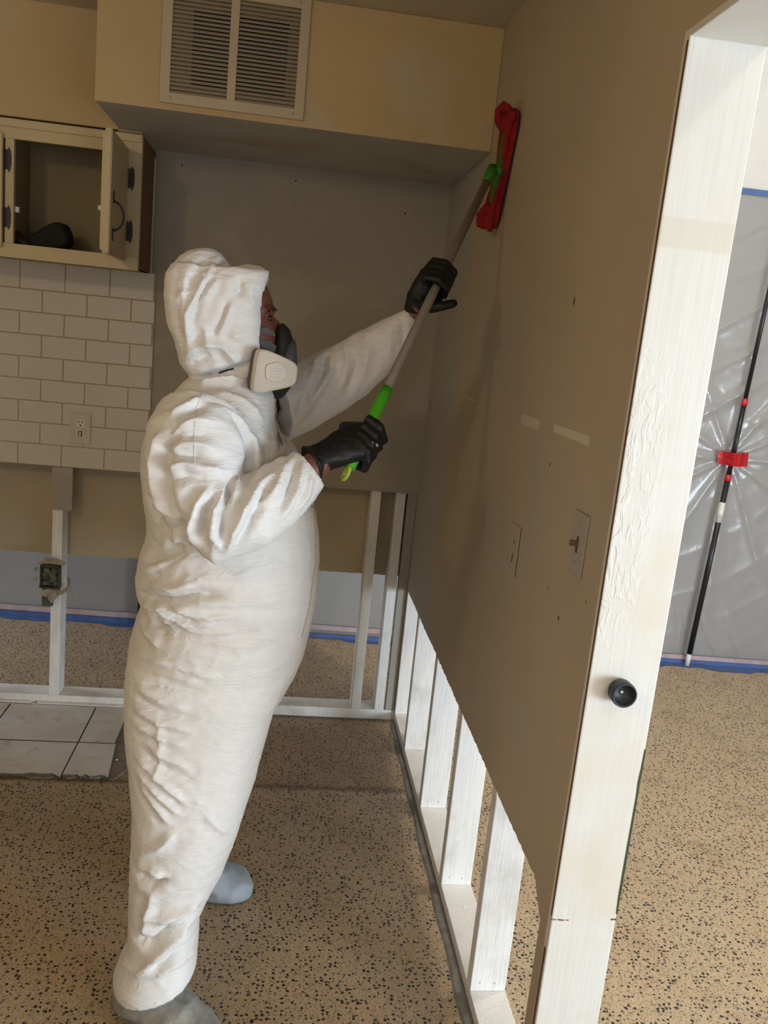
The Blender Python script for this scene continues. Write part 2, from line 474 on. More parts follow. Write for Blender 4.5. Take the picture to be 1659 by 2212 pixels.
# strip of old floor adhesive along the plate
bm = bmesh.new()
vs = []
for i in range(60):
    y = -.03 - i * .045
    vs.append((-.020 + .003 * math.sin(i * .9) - .010 * (i / 60), y))
for (xa, ya), (xb, yb) in zip(vs, vs[1:]):
    f = [bm.verts.new(c) for c in ((xa, ya, .0), (xb, yb, .0), (xb + .006, yb, .007), (xa + .006, ya, .007), (.0, ya, .009), (0, yb, .009))]
    bm.faces.new(f[:4]); bm.faces.new((f[3], f[2], f[5], f[4]))
bmesh.ops.remove_doubles(bm, verts=bm.verts, dist=1e-5)
from_bm('adhesive_strip', bm, simple('grey_adhesive', (.26, .25, .23), .8, .4, 30, .5, 60), wr)

# cased opening: jamb board and head board
jb = box('trim_1', (-.001, YJ, 0), (WT, YJ + .02, ZH + .012), M_JAMB, None, .0025)
struct(jb, 'thickly painted white jamb of the opening')
box('head_board', (-.001, -5.6, ZH), (WT, YJ, ZH + .012), M_JAMB, jb, .002)
box('gap_shade', (-.0012, YJ + .002, .57), (.0, YJ + .008, 2.03), M_GAPBROWN, jb)  # dark strips standing in for the shadow gap beside the jamb
box('gap_shade', (-.0022, YJ + .006, .05), (-.0008, YJ + .0125, .50), M_GAPBROWN, jb)
# peeled edge showing old green paint
pts = [px(u, v, 1, YJ - .0012) for u, v in [(1394, 1620), (1389, 1655), (1386, 1690), (1378, 1720), (1368, 1775), (1360, 1830), (1349, 1895), (1341, 1940), (1335, 1975)]]
rad = [.0008, .0016, .0032, .0020, .0022, .0026, .0026, .0026, .0012]
bm = bmesh.new(); row = []
for p, r in zip(pts, rad):
    x = WT - .0005
    row.append([bm.verts.new((x - 1.1 * r, YJ - .0006, p.z)), bm.verts.new((x + .001, YJ - .0012, p.z)), bm.verts.new((x + .001, YJ + .006, p.z))])
for a, b in zip(row, row[1:]):
    bm.faces.new((a[0], a[1], b[1], b[0])); bm.faces.new((a[1], a[2], b[2], b[1]))
from_bm('peeled_paint', bm, M_PEEL, jb)
for k in range(9):                            # rusty saw kerf at the flood line
    x = -.001 + k * .0036; w = random.uniform(.001, .003)
    box('rust_mark', (x, YJ - .0006, .5645 - k * .0002 + random.uniform(-.0008, .0008)), (x + w, YJ + .002, .5672 - k * .0002), M_RUST, jb)
box('rust_mark', (WT - .010, YJ - .0006, .566), (WT + .0004, YJ + .004, .569), M_RUST, jb)

# back wall: board above the cut, studs, plate, the far board's paper back
def xboard(name, x0, x1, y0, y1, z0, z1, mat, parent, amp, seed):
    r = random.Random(seed); n = int((x1 - x0) / .015); bm = bmesh.new(); cols = []
    for i in range(n + 1):
        x = x0 + (x1 - x0) * i / n; z = z0 + r.uniform(-amp, amp)
        cols.append([bm.verts.new((x, y, zz)) for y in (y0, y1) for zz in (z, z1)])
    for a, b in zip(cols, cols[1:]):
        bm.faces.new((a[0], a[1], b[1], b[0])); bm.faces.new((a[2], b[2], b[3], a[3]))
        bm.faces.new((a[0], b[0], b[2], a[2])); bm.faces.new((a[1], a[3], b[3], b[1]))
    for c in (cols[0], cols[-1]): bm.faces.new((c[0], c[2], c[3], c[1]))
    return from_bm(name, bm, mat, parent)
wb = xboard('wall_back', -3.3, 0, -.012, 0, .967, ZC, M_BACK, None, .0012, 7)
struct(wb, 'grey primed back wall with its lower part removed')
xboard('rear_board', -3.3, .1, .10, .113, .597, LC, M_REAR, wb, .002, 8)
box('bottom_plate', (-3.3, .0, 0), (0, .09, .042), M_STUD, wb, .002)
def bstud(x0, x1, z1=2.42, y0=.0005):
    s = box('stud', (x0, y0, .042), (x1, .09, z1), M_STUD, wb, .0025)
    nails(s, [((x0 + x1) / 2, y0 - .0005, .062)])
    return s
bstud(-1.391, -1.353); bstud(-.1815, -.1435); bstud(-.084, -.046)
bstud(-1.80, -1.762); bstud(-.985, -.947); bstud(-.585, -.547)
box('corner_strip', (-.038, .0005, .042), (-.001, .030, 1.2), M_BACK, wb, .001)
box('nailer_block', (-1.3925, -.013, .800), (-1.3165, .0, .966), M_BACK, wb, .003)
# broken strip of painted base trim in front of the plate
bb = struct(box('baseboard_back', (-1.43, -.020, .0), (-1.07, -.001, .016), M_STUD, None, .002), 'broken white base strip along the tile edge')
box('broken_end', (-1.9, -.016, .002), (-1.46, -.001, .017), M_STUD, bb, .002)
prism('splinter', [(-1.47, -.014, .010), (-1.43, -.018, .003), (-1.36, -.022, .001), (-1.42, -.022, .006)], (0, .008, .003), M_STUD, bb)

# boxed-in duct and bulkhead
SX, SY, SZ = -1.1346, -.651, 2.1235
bm = bmesh.new(); bm_box(bm, (SX, SY, SZ), (0, -.012, ZC), .004)
so = from_bm('wall_soffit', bm, M_SOFF)
so.data.materials.append(M_SOFFB)
for f in so.data.polygons:
    if f.normal.z < -.7: f.material_index = 1
struct(so, 'boxed duct soffit painted cream yellow')
struct(box('wall_bulkhead', (-3.3, -.300, 2.121), (SX, -.012, ZC), M_SOFF), 'cream bulkhead above the wall cabinet')
box('cabinet_filler', (SX - .002, -.300, 2.1165), (-1.062, -.012, 2.1235), M_SOFF, bpy.data.objects['wall_bulkhead'])

# small holes left in the back wall
for u, v, r in ((393, 357, .004), (639, 391, .004), (400, 421, .002), (607, 433, .0015), (620, 436, .0015), (637, 434, .0018), (875, 461, .004), (898, 463, .002), (909, 463, .002), (629, 518, .002)):
    p = px(u, v, 1, -.0125)
    bm = bmesh.new(); bmesh.ops.create_cone(bm, segments=8, radius1=r, radius2=r * .6, depth=.004, cap_ends=True)
    o = from_bm('nail_hole', bm, M_BLACK, wb); o.location = p; o.rotation_euler = (math.pi / 2, 0, 0)
for u, v, r in ((1240, 650, .006), (1184, 1270, .0025), (1206, 1335, .004), (1265, 1300, .002), (1188, 1003, .003)):
    p = px(u, v, 0, -.0005)
    bm = bmesh.new(); bmesh.ops.create_icosphere(bm, subdivisions=1, radius=r)
    for vv in bm.verts: vv.co.x *= .12; vv.co.z *= 1.6
    o = from_bm('scuff', bm, simple('scuff_brown', (.12, .08, .05), .9), wr); o.location = p
# rectangular filler patches on the right wall
for k, (u0, v0, u1, v1) in enumerate(((1128, 893, 1162, 930), (1198, 915, 1270, 975), (1005, 855, 1028, 870))):
    a = px(u0, v0, 0, 0); b = px(u1, v1, 0, 0)
    box('filler_patch', (-.0006, a.y, a.z), (.001, b.y, (a.z * .35 + b.z * .65) if k else b.z), simple('pale_filler', (.60, .54, .43), .8), wr)

# ------------------------------------------------------------------ subway tile backsplash
bs = box('backsplash', (-2.6, -.0184, .9675), (-1.0415, -.0119, 1.704), M_GROUT, wb)
TW, TH, G = .1555, .0794, .0040
tz0 = .9681; tx0 = -1.5141
tile_cache = {}
for r in range(9):
    z0 = tz0 + r * TH; z1 = z0 + TH if r < 8 else 1.7035
    x = tx0 - 8 * TW + (0 if r % 2 == 0 else .5 * TW)
    while x < -1.06:
        x1 = min(x + TW, -1.041)
        w, h = round(x1 - x - G, 4), round(z1 - z0 - G, 4)
        if x > -2.6 and w > .01 and h > .01:
            if (w, h) not in tile_cache:
                b2 = bmesh.new(); bm_box(b2, (0, 0, 0), (w, .008, h), .0012); bmesh.ops.recalc_face_normals(b2, faces=b2.faces)
                me = bpy.data.meshes.new('tile'); b2.to_mesh(me); b2.free(); me.materials.append(M_TILE); tile_cache[(w, h)] = me
            o = bpy.data.objects.new('tile', tile_cache[(w, h)]); COL.objects.link(o); o.parent = bs
            o.location = (x + G / 2, -.0195 + random.uniform(-.0003, .0002), z0 + G / 2)
            o.rotation_euler = (random.uniform(-.003, .003), 0, random.uniform(-.0015, .0015))
        x += TW

# ceramic floor tile remnant
FT = [((-1.83, -.323), (-1.528, -.03)), ((-1.523, -.323), (-1.2025, -.03)), ((-1.1975, -.323), (-1.072, -.03)),
      ((-1.83, -.562), (-1.528, -.330)), ((-1.523, -.562), (-1.2025, -.330)), ((-1.1975, -.562), (-1.046, -.330))]
for k, (a, b) in enumerate(FT):
    bm = bmesh.new(); n = 10 if k > 2 else 1
    sk = .10 * (0)                             # remnant keeps the grid, front edge is broken
    lowp = [(a[0] + (b[0] - a[0]) * i / n, a[1] + (random.uniform(-.012, .014) if n > 1 else 0)) for i in range(n + 1)]
    poly = lowp + [(b[0] - (.02 if k == 5 else 0), b[1]), (a[0], b[1])]
    lo = [bm.verts.new((x, y, .003)) for x, y in poly]; hi = [bm.verts.new((x, y, .013)) for x, y in poly]
    bm.faces.new(lo); bm.faces.new(hi)
    for i in range(len(poly)): bm.faces.new((lo[i], lo[(i + 1) % len(poly)], hi[(i + 1) % len(poly)], hi[i]))
    o = from_bm('floor_tile', bm, M_CER, floor)
    o.data.materials.append(M_MUD)
    for f in o.data.polygons:
        if abs(f.normal.z) < .5: f.material_index = 1
    o.rotation_euler = (0, 0, random.uniform(-.002, .002))
bm = bmesh.new()
poly = []
for i in range(40):
    t = i / 39; poly.append((-2.2 + 1.17 * t, -.556 + random.uniform(-.014, .012)))
poly += [(-1.0 + random.uniform(-.02, .02), -.50), (-.97, -.4), (-1.0, -.3), (-1.01, -.2), (-1.03, -.03), (-2.2, -.03)]
lo = [bm.verts.new((x, y, 0)) for x, y in poly]; hi = [bm.verts.new((x, y, .005)) for x, y in poly]
bm.faces.new(lo); bm.faces.new(hi)
for i in range(len(poly)): bm.faces.new((lo[i], lo[(i + 1) % len(poly)], hi[(i + 1) % len(poly)], hi[i]))
from_bm('mortar_bed', bm, M_MORTAR, floor)

def crumb(u, v, r, mat, label):
    p = px(u, v, 2, .006)
    bm = bmesh.new(); bmesh.ops.create_icosphere(bm, subdivisions=1, radius=r)
    for vv in bm.verts: vv.co = Vector((vv.co.x * random.uniform(.6, 1.3), vv.co.y * random.uniform(.6, 1.3), vv.co.z * .6))
    lz = min(vv.co.z for vv in bm.verts)
    o = from_bm('plaster_crumb', bm, mat); o.location = (p.x, p.y, .005 - lz)
    tag(o, label, 'debris', 'plaster crumbs on the mortar bed')
crumb(279, 1630, .006, M_WHITEP, 'larger white plaster crumb on grey mortar by the coverall')
crumb(252, 1642, .0045, M_WHITEP, 'smaller white plaster crumb right at the broken tile edge')

# ------------------------------------------------------------------ wall cabinet
CY = -.305
cb = empty('wall_cabinet', (-1.6, CY, 1.70)); tag(cb, 'cream painted wall cabinet with one door hanging open', 'cabinet')
P0 = []
bm = bmesh.new()
for a, b in (((-2.5, -.285, 1.70), (-1.064, -.0205, 1.72)), ((-2.5, -.285, 2.095), (-1.064, -.0125, 2.115)), ((-2.5, -.026, 1.72), (-1.064, -.0205, 2.095)), ((-1.50, -.285, 1.72), (-1.482, -.026, 2.095))):
    bm_box(bm, a, b)
P0.append(from_bm('body', bm, M_CABIN))
P0.append(box('side_panel', (-1.080, -.285, 1.70), (-1.0605, -.0205, 2.112), M_CABSIDE))
P0.append(prism('scribe_edge', [(-1.0605, -.045, 1.70), (-1.0605, -.0205, 1.70), (-1.0605, -.0205, 2.06), (-1.0605, -.045, 2.09)], (.006, 0, 0), M_CAB))
for a, b in (((-1.479, CY, 1.737), (-1.452, -.285, 2.054)), ((-1.176, CY, 1.737), (-1.0585, -.285, 2.054)), ((-2.5, CY, 1.6925), (-1.0585, -.285, 1.737)), ((-2.5, CY, 2.054), (-1.0585, -.285, 2.112))):
    P0.append(box('face_frame', a, b, M_CAB, None, .0015))
P0.append(box('frame_moulding', (-2.5, CY - .007, 2.088), (-1.0585, CY, 2.113), M_CAB, None, .003))
def hpull(nm, pts, r): return tube(nm, pts, r, M_IRON, None, 8)
def hinge(x, y, z, nx, ny):
    """small black H hinge: knuckle, plate and two spade tips, lying on a face with outward normal n"""
    t = Vector((-ny, nx, 0)); nrm = Vector((nx, ny, 0)); c = Vector((x, y, z))
    bm = bmesh.new()
    def slab(pts, d=.0025):
        a = [bm.verts.new(c + t * p[0] + Vector((0, 0, p[1]))) for p in pts]; b = [bm.verts.new(c + nrm * d + t * p[0] + Vector((0, 0, p[1]))) for p in pts]
        bm.faces.new(a); bm.faces.new(b)
        for i in range(len(pts)): bm.faces.new((a[i], b[i], b[(i + 1) % len(pts)], a[(i + 1) % len(pts)]))
    slab([(-.007, -.018), (.007, -.018), (.007, .018), (-.007, .018)])
    for s in (-1, 1):
        slab([(-.004, s * .018), (.004, s * .018), (.006, s * .024), (.004, s * .029), (0, s * .038), (-.004, s * .029), (-.006, s * .024)])
    bm_add(bm, tube_pts([c + nrm * .003 + t * -.009 + Vector((0, 0, -.03)), c + nrm * .003 + t * -.009 + Vector((0, 0, .03))], .003, 8))
    return from_bm('hinge', bm, M_IRON)
# open door: outer face looks to the right
dpts = [(-1.112, -.605), (-1.092, -.605), (-1.100, -.306), (-1.120, -.306)]
door = prism('door', [(x, y, 1.720) for x, y in dpts], (0, 0, .347), M_CAB, None, .003)
lip = prism('door_lip', [(-1.121, -.596, 1.729), (-1.111, -.596, 1.729), (-1.119, -.32, 1.729), (-1.129, -.32, 1.729)], (0, 0, .328), M_CAB, None, .002)
P0 += [door]
hs = [hinge(-1.0865, CY - .0005, z, 0, -1) for z in (1.977, 1.813)]
# arched pull
hp = []
for i in range(13):
    a = math.pi * i / 12
    hp.append((-1.094 + .030 * math.sin(a), -.555 + .01 * math.sin(a), 1.832 + .042 * math.cos(a)))
bm = bmesh.new(); bm_add(bm, tube_pts(hp, .0032, 8))
for s in (1, -1):
    zz = 1.832 + s * .042
    bm_add(bm, loft([ring(Vector((-1.0925, -.555, zz + s * d)), Vector((.0022, 0, 0)), Vector((0, w, 0)), 8) for d, w in ((-.006, .003), (.004, .0065), (.014, .005), (.030, .0012))]))
pull = from_bm('handle', bm, M_IRON, None, True)
under(cb, *P0)
under(door, lip, pull, *hs)
ext = [hinge(-1.487, CY - .0005, z, 0, -1) for z in (1.985, 1.80)]
ld = box('door', (-2.46, CY - .018, 1.722), (-1.4825, CY - .0006, 2.066), M_CAB, None, .003)
for z in (1.99, 1.815): ext.append(hinge(-1.4665, CY - .0005, z, 0, -1))
for o in ext[:2]: bpy.data.objects.remove(o)
ext = ext[2:]
c1 = box('catch', (-1.452, -.290, 1.835), (-1.440, -.275, 1.853), M_WHITEP, None, .002)
c2 = box('catch', (-1.134, -.570, 1.842), (-1.120, -.556, 1.856), M_WHITEP, None, .003)
under(cb, ld, c1, c2, *ext)
# bits left in the cabinet
def lump(name, pts, mat, label, cat, vox=.004):
    me = remesh(pts, vox, 3)
    o = link(name, me, mat, None, True); tag(o, label, cat); return o
CF = 1.7375
cy_ = -.215
def P(u, v): return px(u, v, 1, cy_)
outline = [(66, 520), (70, 508), (112, 489), (128, 486), (146, 491), (155, 508), (157, 521), (150, 530), (118, 536), (70, 533)]
bm = bmesh.new()
front = [P(u, v) for u, v in outline]
zmin = min(p.z for p in front)
dz = 1.7205 - zmin
rings = []
for d, s in ((-.045, .80), (-.035, .95), (0, 1.0), (.035, .95), (.045, .75)):
    c = sum(front, Vector()) / len(front)
    rings.append([Vector((c.x + (p.x - c.x) * s, cy_ + d, 1.7205 + ((c.z - zmin) + (p.z - c.z) * s + .003) * 1.28)) for p in front])
bag = empty('pouch', (front[0].x + .06, cy_, 1.72)); tag(bag, 'black angular cloth pouch lying in the open cabinet', 'pouch')
bo = link('pouch_body', remesh([loft(rings)], .004, 2), M_CLOTH, None, True)
st = tube('strap', [P(u, v) + Vector((0, -.03, dz + .002)) for u, v in ((133, 528), (140, 523), (148, 530), (152, 538), (146, 541), (138, 536))], .0028, M_CLOTH)
under(bag, bo, st)
sh = empty('shoe', (-1.475, cy_ + .02, 1.72)); tag(sh, 'dark brown leather shoe tip beside the black pouch', 'shoe')
rr = []
for x, w, h in ((-1.479, .034, .062), (-1.468, .034, .058), (-1.45, .034, .046), (-1.43, .028, .034), (-1.418, .016, .024)):
    rr.append(ring(Vector((x, cy_ + .02, 1.7265 + h * .5)), Vector((0, w, 0)), Vector((0, 0, h * .5)), 16))
up_ = link('upper', remesh([loft(rr)], .004, 2), M_SHOE, None, True)
sl = box('sole', (-1.479, cy_ - .014, 1.7205), (-1.414, cy_ + .054, 1.7295), M_ZIP, None, .003)
under(sh, up_, sl)

# ------------------------------------------------------------------ return air grille
gx0, gx1, gz0, gz1 = -.9575, -.5560, 2.1405, 2.4555
g = empty('air_grille', ((gx0 + gx1) / 2, SY, gz0)); tag(g, 'cream louvred return-air grille on the boxed soffit', 'vent grille')
bm = bmesh.new()
fb = .0265
for a, b in (((gx0, gz0), (gx1, gz0 + fb)), ((gx0, gz1 - fb), (gx1, gz1)), ((gx0, gz0 + fb), (gx0 + fb, gz1 - fb)), ((gx1 - fb, gz0 + fb), (gx1, gz1 - fb))):
    bm_box(bm, (a[0], SY - .010, a[1]), (b[0], SY - .0005, b[1]))
gp = [from_bm('frame', bm, M_VENT)]
gp.append(box('mullion', (-.7735, SY - .010, gz0 + fb), (-.7505, SY - .001, gz1 - fb), M_VENT))
gp.append(box('duct_opening', (gx0 + .02, SY - .0012, gz0 + .02), (gx1 - .02, SY - .0004, gz1 - .02), M_DUST))
gp.append(box('duct_opening', (-.875, SY - .0018, gz0 + .055), (-.613, SY - .0008, gz1 - .062), M_DARK))
ns = 24
for x0, x1 in ((gx0 + fb, -.7735), (-.7505, gx1 - fb)):
    b2 = bmesh.new()
    for sgn in (0,):
        w = x1 - x0
        v = [b2.verts.new(c) for c in ((0, 0, -.0005), (w, 0, -.0005), (w, .0064, .0070), (0, .0064, .0070), (0, .0006, -.0014), (w, .0006, -.0014), (w, .0072, .0062), (0, .0072, .0062))]
        for f in ((0, 1, 2, 3), (4, 7, 6, 5), (0, 4, 5, 1), (2, 6, 7, 3), (0, 3, 7, 4), (1, 5, 6, 2)): b2.faces.new([v[i] for i in f])
    bmesh.ops.recalc_face_normals(b2, faces=b2.faces)
    me = bpy.data.meshes.new('slat'); b2.to_mesh(me); b2.free(); me.materials.append(M_SLAT)
    step = (gz1 - gz0 - 2 * fb) / ns
    for i in range(ns):
        o = bpy.data.objects.new('slat', me); COL.objects.link(o)
        o.location = (x0, SY - .0088, gz0 + fb + i * step + .0012); gp.append(o)
for x, z in ((gx0 + .030, gz0 + .013), (gx1 - .030, gz0 + .013), (gx1 - .030, gz1 - .012)):
    bm = bmesh.new(); bmesh.ops.create_uvsphere(bm, u_segments=10, v_segments=6, radius=.0042)
    for v in bm.verts: v.co.y *= .45
    o = from_bm('screw', bm, M_SLAT, None, True); o.location = (x, SY - .0102, z); gp.append(o)
under(g, *gp)

# ------------------------------------------------------------------ outlet on the tiles, switches on the right wall
e = empty('wall_outlet', (-1.2905, -.0205, 1.1175)); tag(e, 'ivory combination outlet and switch on the subway tile', 'outlet')
TY = -.0195
ep = [box('cover_plate', (-1.327, TY - .006, 1.0595), (-1.254, TY + .0005, 1.1755), M_IVORY, None, .0025)]
bm = bmesh.new()
bm_add(bm, loft([[Vector((-1.2905 + .0172 * max(-.92, min(.92, math.cos(a) * 1.1)), TY - d, 1.138 + .0165 * max(-.86, min(.86, math.sin(a) * 1.15)))) for a in [2 * math.pi * j / 24 for j in range(24)]] for d in (.004, .0078)]))
rc = from_bm('receptacle', bm, M_ALMOND)
ss = [box('slot', (-1.2905 + dx - .0012, TY - .0082, 1.1385), (-1.2905 + dx + .0012, TY - .0060, 1.1475), M_BLACK) for dx in (-.0068, .0062)]
bm = bmesh.new(); bmesh.ops.create_cone(bm, segments=10, radius1=.003, radius2=.003, depth=.002, cap_ends=True)
gh = from_bm('ground_hole', bm, M_BLACK); gh.location = (-1.2905, TY - .0076, 1.1305); gh.rotation_euler = (math.pi / 2, 0, 0)
sw = box('switch_bezel', (-1.3065, TY - .0085, 1.0835), (-1.2755, TY - .004, 1.1145), M_ALMOND, None, .003)
rim = box('switch_slot', (-1.2985, TY - .0092, 1.088), (-1.2835, TY - .0065, 1.110), M_BLACK, None)
tg = box('toggle', (-1.2955, TY - .0125, 1.089), (-1.2865, TY - .006, 1.108), M_IVORY, None, .0012)
under(e, *(ep + [rc, sw])); under(rc, gh, *ss); under(sw, rim, tg)

sp = empty('light_switch', (0, -1.8335, 1.23)); tag(sp, 'lilac-white light switch plate with its toggle up near the jamb', 'switch')
M_SWP = simple('switch_plate_greywhite', (.40, .355, .32), .45, .06, 6)
q = [box('cover_plate', (-.0035, -1.8705, 1.172), (-.0002, -1.7975, 1.288), M_SWP, None, .0025),
     box('toggle_slot', (-.0042, -1.838, 1.213), (-.0025, -1.829, 1.243), M_GAPBROWN),
     box('toggle', (-.018, -1.8370, 1.2255), (-.003, -1.8300, 1.236), M_CABSIDE, None, .0015)]
for z in (1.195, 1.265): q.append(box('screw', (-.0040, -1.8365, z - .003), (-.003, -1.8305, z + .003), M_ZIP, None, .001))
under(sp, *q)
bp = empty('painted_outlet', (0, -1.428, 1.11)); tag(bp, 'painted-over outlet plate flush with the beige wall', 'outlet')
q = [box('cover_plate', (-.0030, -1.464, 1.052), (-.0002, -1.392, 1.172), M_RIGHT, None, .0015),
     box('edge_crack', (-.0012, -1.4665, 1.058), (-.0003, -1.4640, 1.172), M_GAPBROWN)]
for z, h in ((1.128, .008), (1.085, .014), (1.099, .006)): q.append(box('slot', (-.0036, -1.434, z), (-.0025, -1.430, z + h), M_BLACK))
under(bp, *q)

# round rubber bumper on the jamb
kb = empty('door_bumper', (.0545, YJ, 1.013)); tag(kb, 'black rubber cup bumper screwed to the white jamb', 'bumper')
bm = bmesh.new()
prof = [(.0195, 0), (.0215, .004), (.0222, .022), (.0215, .026), (.0195, .027), (.0182, .024), (.0175, .012), (.004, .010)]
bm_add(bm, loft([[Vector((.0545 + r * math.cos(a), YJ - d, 1.013 + r * math.sin(a))) for a in [2 * math.pi * j / 32 for j in range(32)]] for r, d in prof]))
k1 = from_bm('cup', bm, M_KNOB, None, True)
bm = bmesh.new(); bmesh.ops.create_uvsphere(bm, u_segments=12, v_segments=8, radius=.004)
for v in bm.verts: v.co.y *= .5
k2 = from_bm('screw', bm, M_STEEL, None, True); k2.location = (.0545, YJ - .0105, 1.013)
under(kb, k1, k2)

# ------------------------------------------------------------------ junction box on the stud
jx = empty('junction_box', (-1.395, -.003, .49)); tag(jx, 'dirty metal junction box with torn paper on the bare stud', 'junction box')
bm = bmesh.new()
X0, X1, Z0, Z1 = -1.424, -1.352, .494, .583
YF = -.034
for a, b in (((X0, YF, Z0), (X0 + .003, -.001, Z1)), ((X1 - .003, YF, Z0), (X1, -.001, Z1)), ((X0, YF, Z0), (X1, -.001, Z0 + .003)), ((X0, YF, Z1 - .003), (X1, -.001, Z1)), ((X0, -.004, Z0), (X1, -.001, Z1))):
    bm_box(bm, a, b)
jq = [from_bm('box', bm, M_BOXM)]
blobs = []
for i in range(16):
    c = Vector((random.uniform(X0 + .012, X1 - .012), random.uniform(-.018, -.008), random.uniform(Z0 + .012, Z1 - .014))); r = random.uniform(.008, .015)
    blobs.append(loft([ring(c + Vector((0, 0, r * math.sin(t))), Vector((r * math.cos(t), 0, 0)), Vector((0, r * math.cos(t) * .8, 0)), 10) for t in (-1.3, -.8, -.3, .3, .8, 1.3)]))
jq.append(link('plaster_fill', remesh(blobs, .0025, 1), M_MUD, None, True))
jq.append(box('lower_box', (-1.419, -.022, .418), (-1.379, -.001, .495), M_BOXM, None, .005))
def flap(pts, y, d=(0, .0015, 0), bend=.012):
    bm = bmesh.new(); k = len(pts)
    a = [bm.verts.new(px(u, v, 1, y) + Vector((0, random.uniform(-bend, bend) * .5, 0))) for u, v in pts]
    b = [bm.verts.new(v.co + Vector(d)) for v in a]
    bm.faces.new(a); bm.faces.new(list(reversed(b)))
    for i in range(k): bm.faces.new((a[i], b[i], b[(i + 1) % k], a[(i + 1) % k]))
    bmesh.ops.triangulate(bm, faces=[f for f in bm.faces if len(f.verts) > 4])
    return from_bm('torn_paper', bm, M_PAPER)
jq += [flap([(77, 1217), (96, 1209), (112, 1207), (133, 1211), (144, 1218), (136, 1222), (110, 1217), (84, 1219)], -.036),
       flap([(94, 1208), (99, 1202), (107, 1206), (114, 1212), (104, 1213)], -.038),
       flap([(71, 1229), (82, 1223), (82, 1234), (76, 1233)], -.030),
       flap([(69, 1253), (76, 1248), (81, 1246), (81, 1258)], -.030),
       flap([(86, 1275), (106, 1272), (122, 1275), (124, 1287), (112, 1303), (100, 1292), (92, 1286)], -.026),
       flap([(122, 1276), (136, 1274), (152, 1260), (151, 1272), (146, 1278), (138, 1281), (123, 1288)], -.020),
       flap([(150, 1260), (154, 1273), (158, 1298), (155, 1296), (151, 1278), (147, 1272)], -.010),
       flap([(145, 1245), (153, 1250), (151, 1262), (146, 1266)], -.012)]
bm = bmesh.new(); bmesh.ops.create_cone(bm, segments=12, radius1=.004, radius2=.004, depth=.004, cap_ends=True)
o = from_bm('screw', bm, M_STEEL); o.location = px(83, 1267, 1, -.036); o.rotation_euler = (math.pi / 2, 0, 0); jq.append(o)
under(jx, *jq)

# ------------------------------------------------------------------ plastic sheeting, tapes and the leaning pole
tc = pxfar(1577, 990, .02)
def sheet(name, x0, x1, z0, z1, nx, nz, label, fold):
    verts = []; faces = []
    for i in range(nx + 1):
        x = x0 + (x1 - x0) * i / nx
        for k in range(nz + 1):
            z = z0 + (z1 - z0) * k / nz
            e = min(1, 6 * (z - z0) / .5) * min(1, 6 * (z1 - z) / .5)
            dy = fold(x, z) * e
            verts.append((x, fy(x) - .012 - max(-.008, dy), z))
    for i in range(nx):
        for k in range(nz):
            a = i * (nz + 1) + k; faces.append((a, a + nz + 1, a + nz + 2, a + 1))
    me = bpy.data.meshes.new(name); me.from_pydata(verts, [], faces)
    o = link(name, me, M_PLAS, None, True); tag(o, label, 'plastic sheet'); return o
def ridge(v, p=3): return (1 - abs(math.sin(v))) ** p
def fold_r(x, z):
    dx, dz = x - tc.x, z - tc.z; r = math.hypot(dx, dz) + 1e-4; a = math.atan2(dz, dx)
    star = ridge(a * 6 + .8 * mnoise.noise(Vector((a * 1.5, 3, r)))) * min(1, r / .12) * math.exp(-r / .6) * .022
    q = .83 * z - .56 * x
    diag = ridge(q * 16 + 1.6 * mnoise.noise(Vector((x * 1.1, 0, z * 1.1)))) * .013 * (1 if z > 1.3 else .2)
    low = ridge(x * 17 + z * 5 + 2 * mnoise.noise(Vector((x * 3, 7, z * 3)))) * .016 * max(0, 1 - z / .45)
    return star + diag + low + .008 * mnoise.noise(Vector((x * 3, 1, z * 3)))
def fold_l(x, z):
    return .010 * mnoise.noise(Vector((x * 4, 2, z * 3))) + ridge(x * 9 - z * 6 + 2 * mnoise.noise(Vector((x * 2, 5, z * 2)))) * .010 * (1 if x > -.6 else .2)
sheet('plastic_sheet', .45, 3.38, .004, 2.415, 260, 200, 'clear plastic sheet taped over the wall behind the black pole', fold_r)
sheet('plastic_sheet', -3.1, .45, .004, 2.415, 150, 100, 'clear plastic sheet hanging behind the open back-wall studs', fold_l)
def tape(name, x0, x1, z0, z1, off, mat, label, cat='tape', seed=1, lay=0.0, amp=.012):
    """strip on the far wall; lay > 0 turns its lower part out onto the floor with a torn edge"""
    r = random.Random(seed); bm = bmesh.new(); n = max(2, int((x1 - x0) / .05)); cols = []
    for i in range(n + 1):
        x = x0 + (x1 - x0) * i / n; y = fy(x) - off
        c = [(x, y, z1), (x, y - .001, z0)]
        if lay: c.append((x, y - lay - r.uniform(0, amp) - (.03 if (i // 5) % 2 else 0), .0016))
        a = [bm.verts.new(p) for p in c]; b = [bm.verts.new((p[0], p[1] + .0012, p[2] - (.0013 if k == 2 else 0))) for k, p in enumerate(c)]
        cols.append((a, b))
    for (a, b), (a2, b2) in zip(cols, cols[1:]):
        for k in range(len(a) - 1):
            bm.faces.new((a[k], a2[k], a2[k + 1], a[k + 1])); bm.faces.new((b[k], b[k + 1], b2[k + 1], b2[k]))
    o = from_bm(name, bm, mat); tag(o, label, cat); return o
tape('masking_tape', .55, 3.38, .002, .022, .026, M_BLUE, 'torn blue masking tape on the floor under the black pole', lay=.05, seed=3)
tape('masking_tape', -3.1, -.95, .002, .030, .026, M_BLUE, 'blue masking tape along the floor behind the junction-box stud', lay=.012, seed=4, amp=.006)
tape('masking_tape', -.90, .5, .002, .022, .026, M_BLUE, 'blue masking tape on the floor behind the right-hand back-wall studs', lay=.008, seed=5, amp=.004)
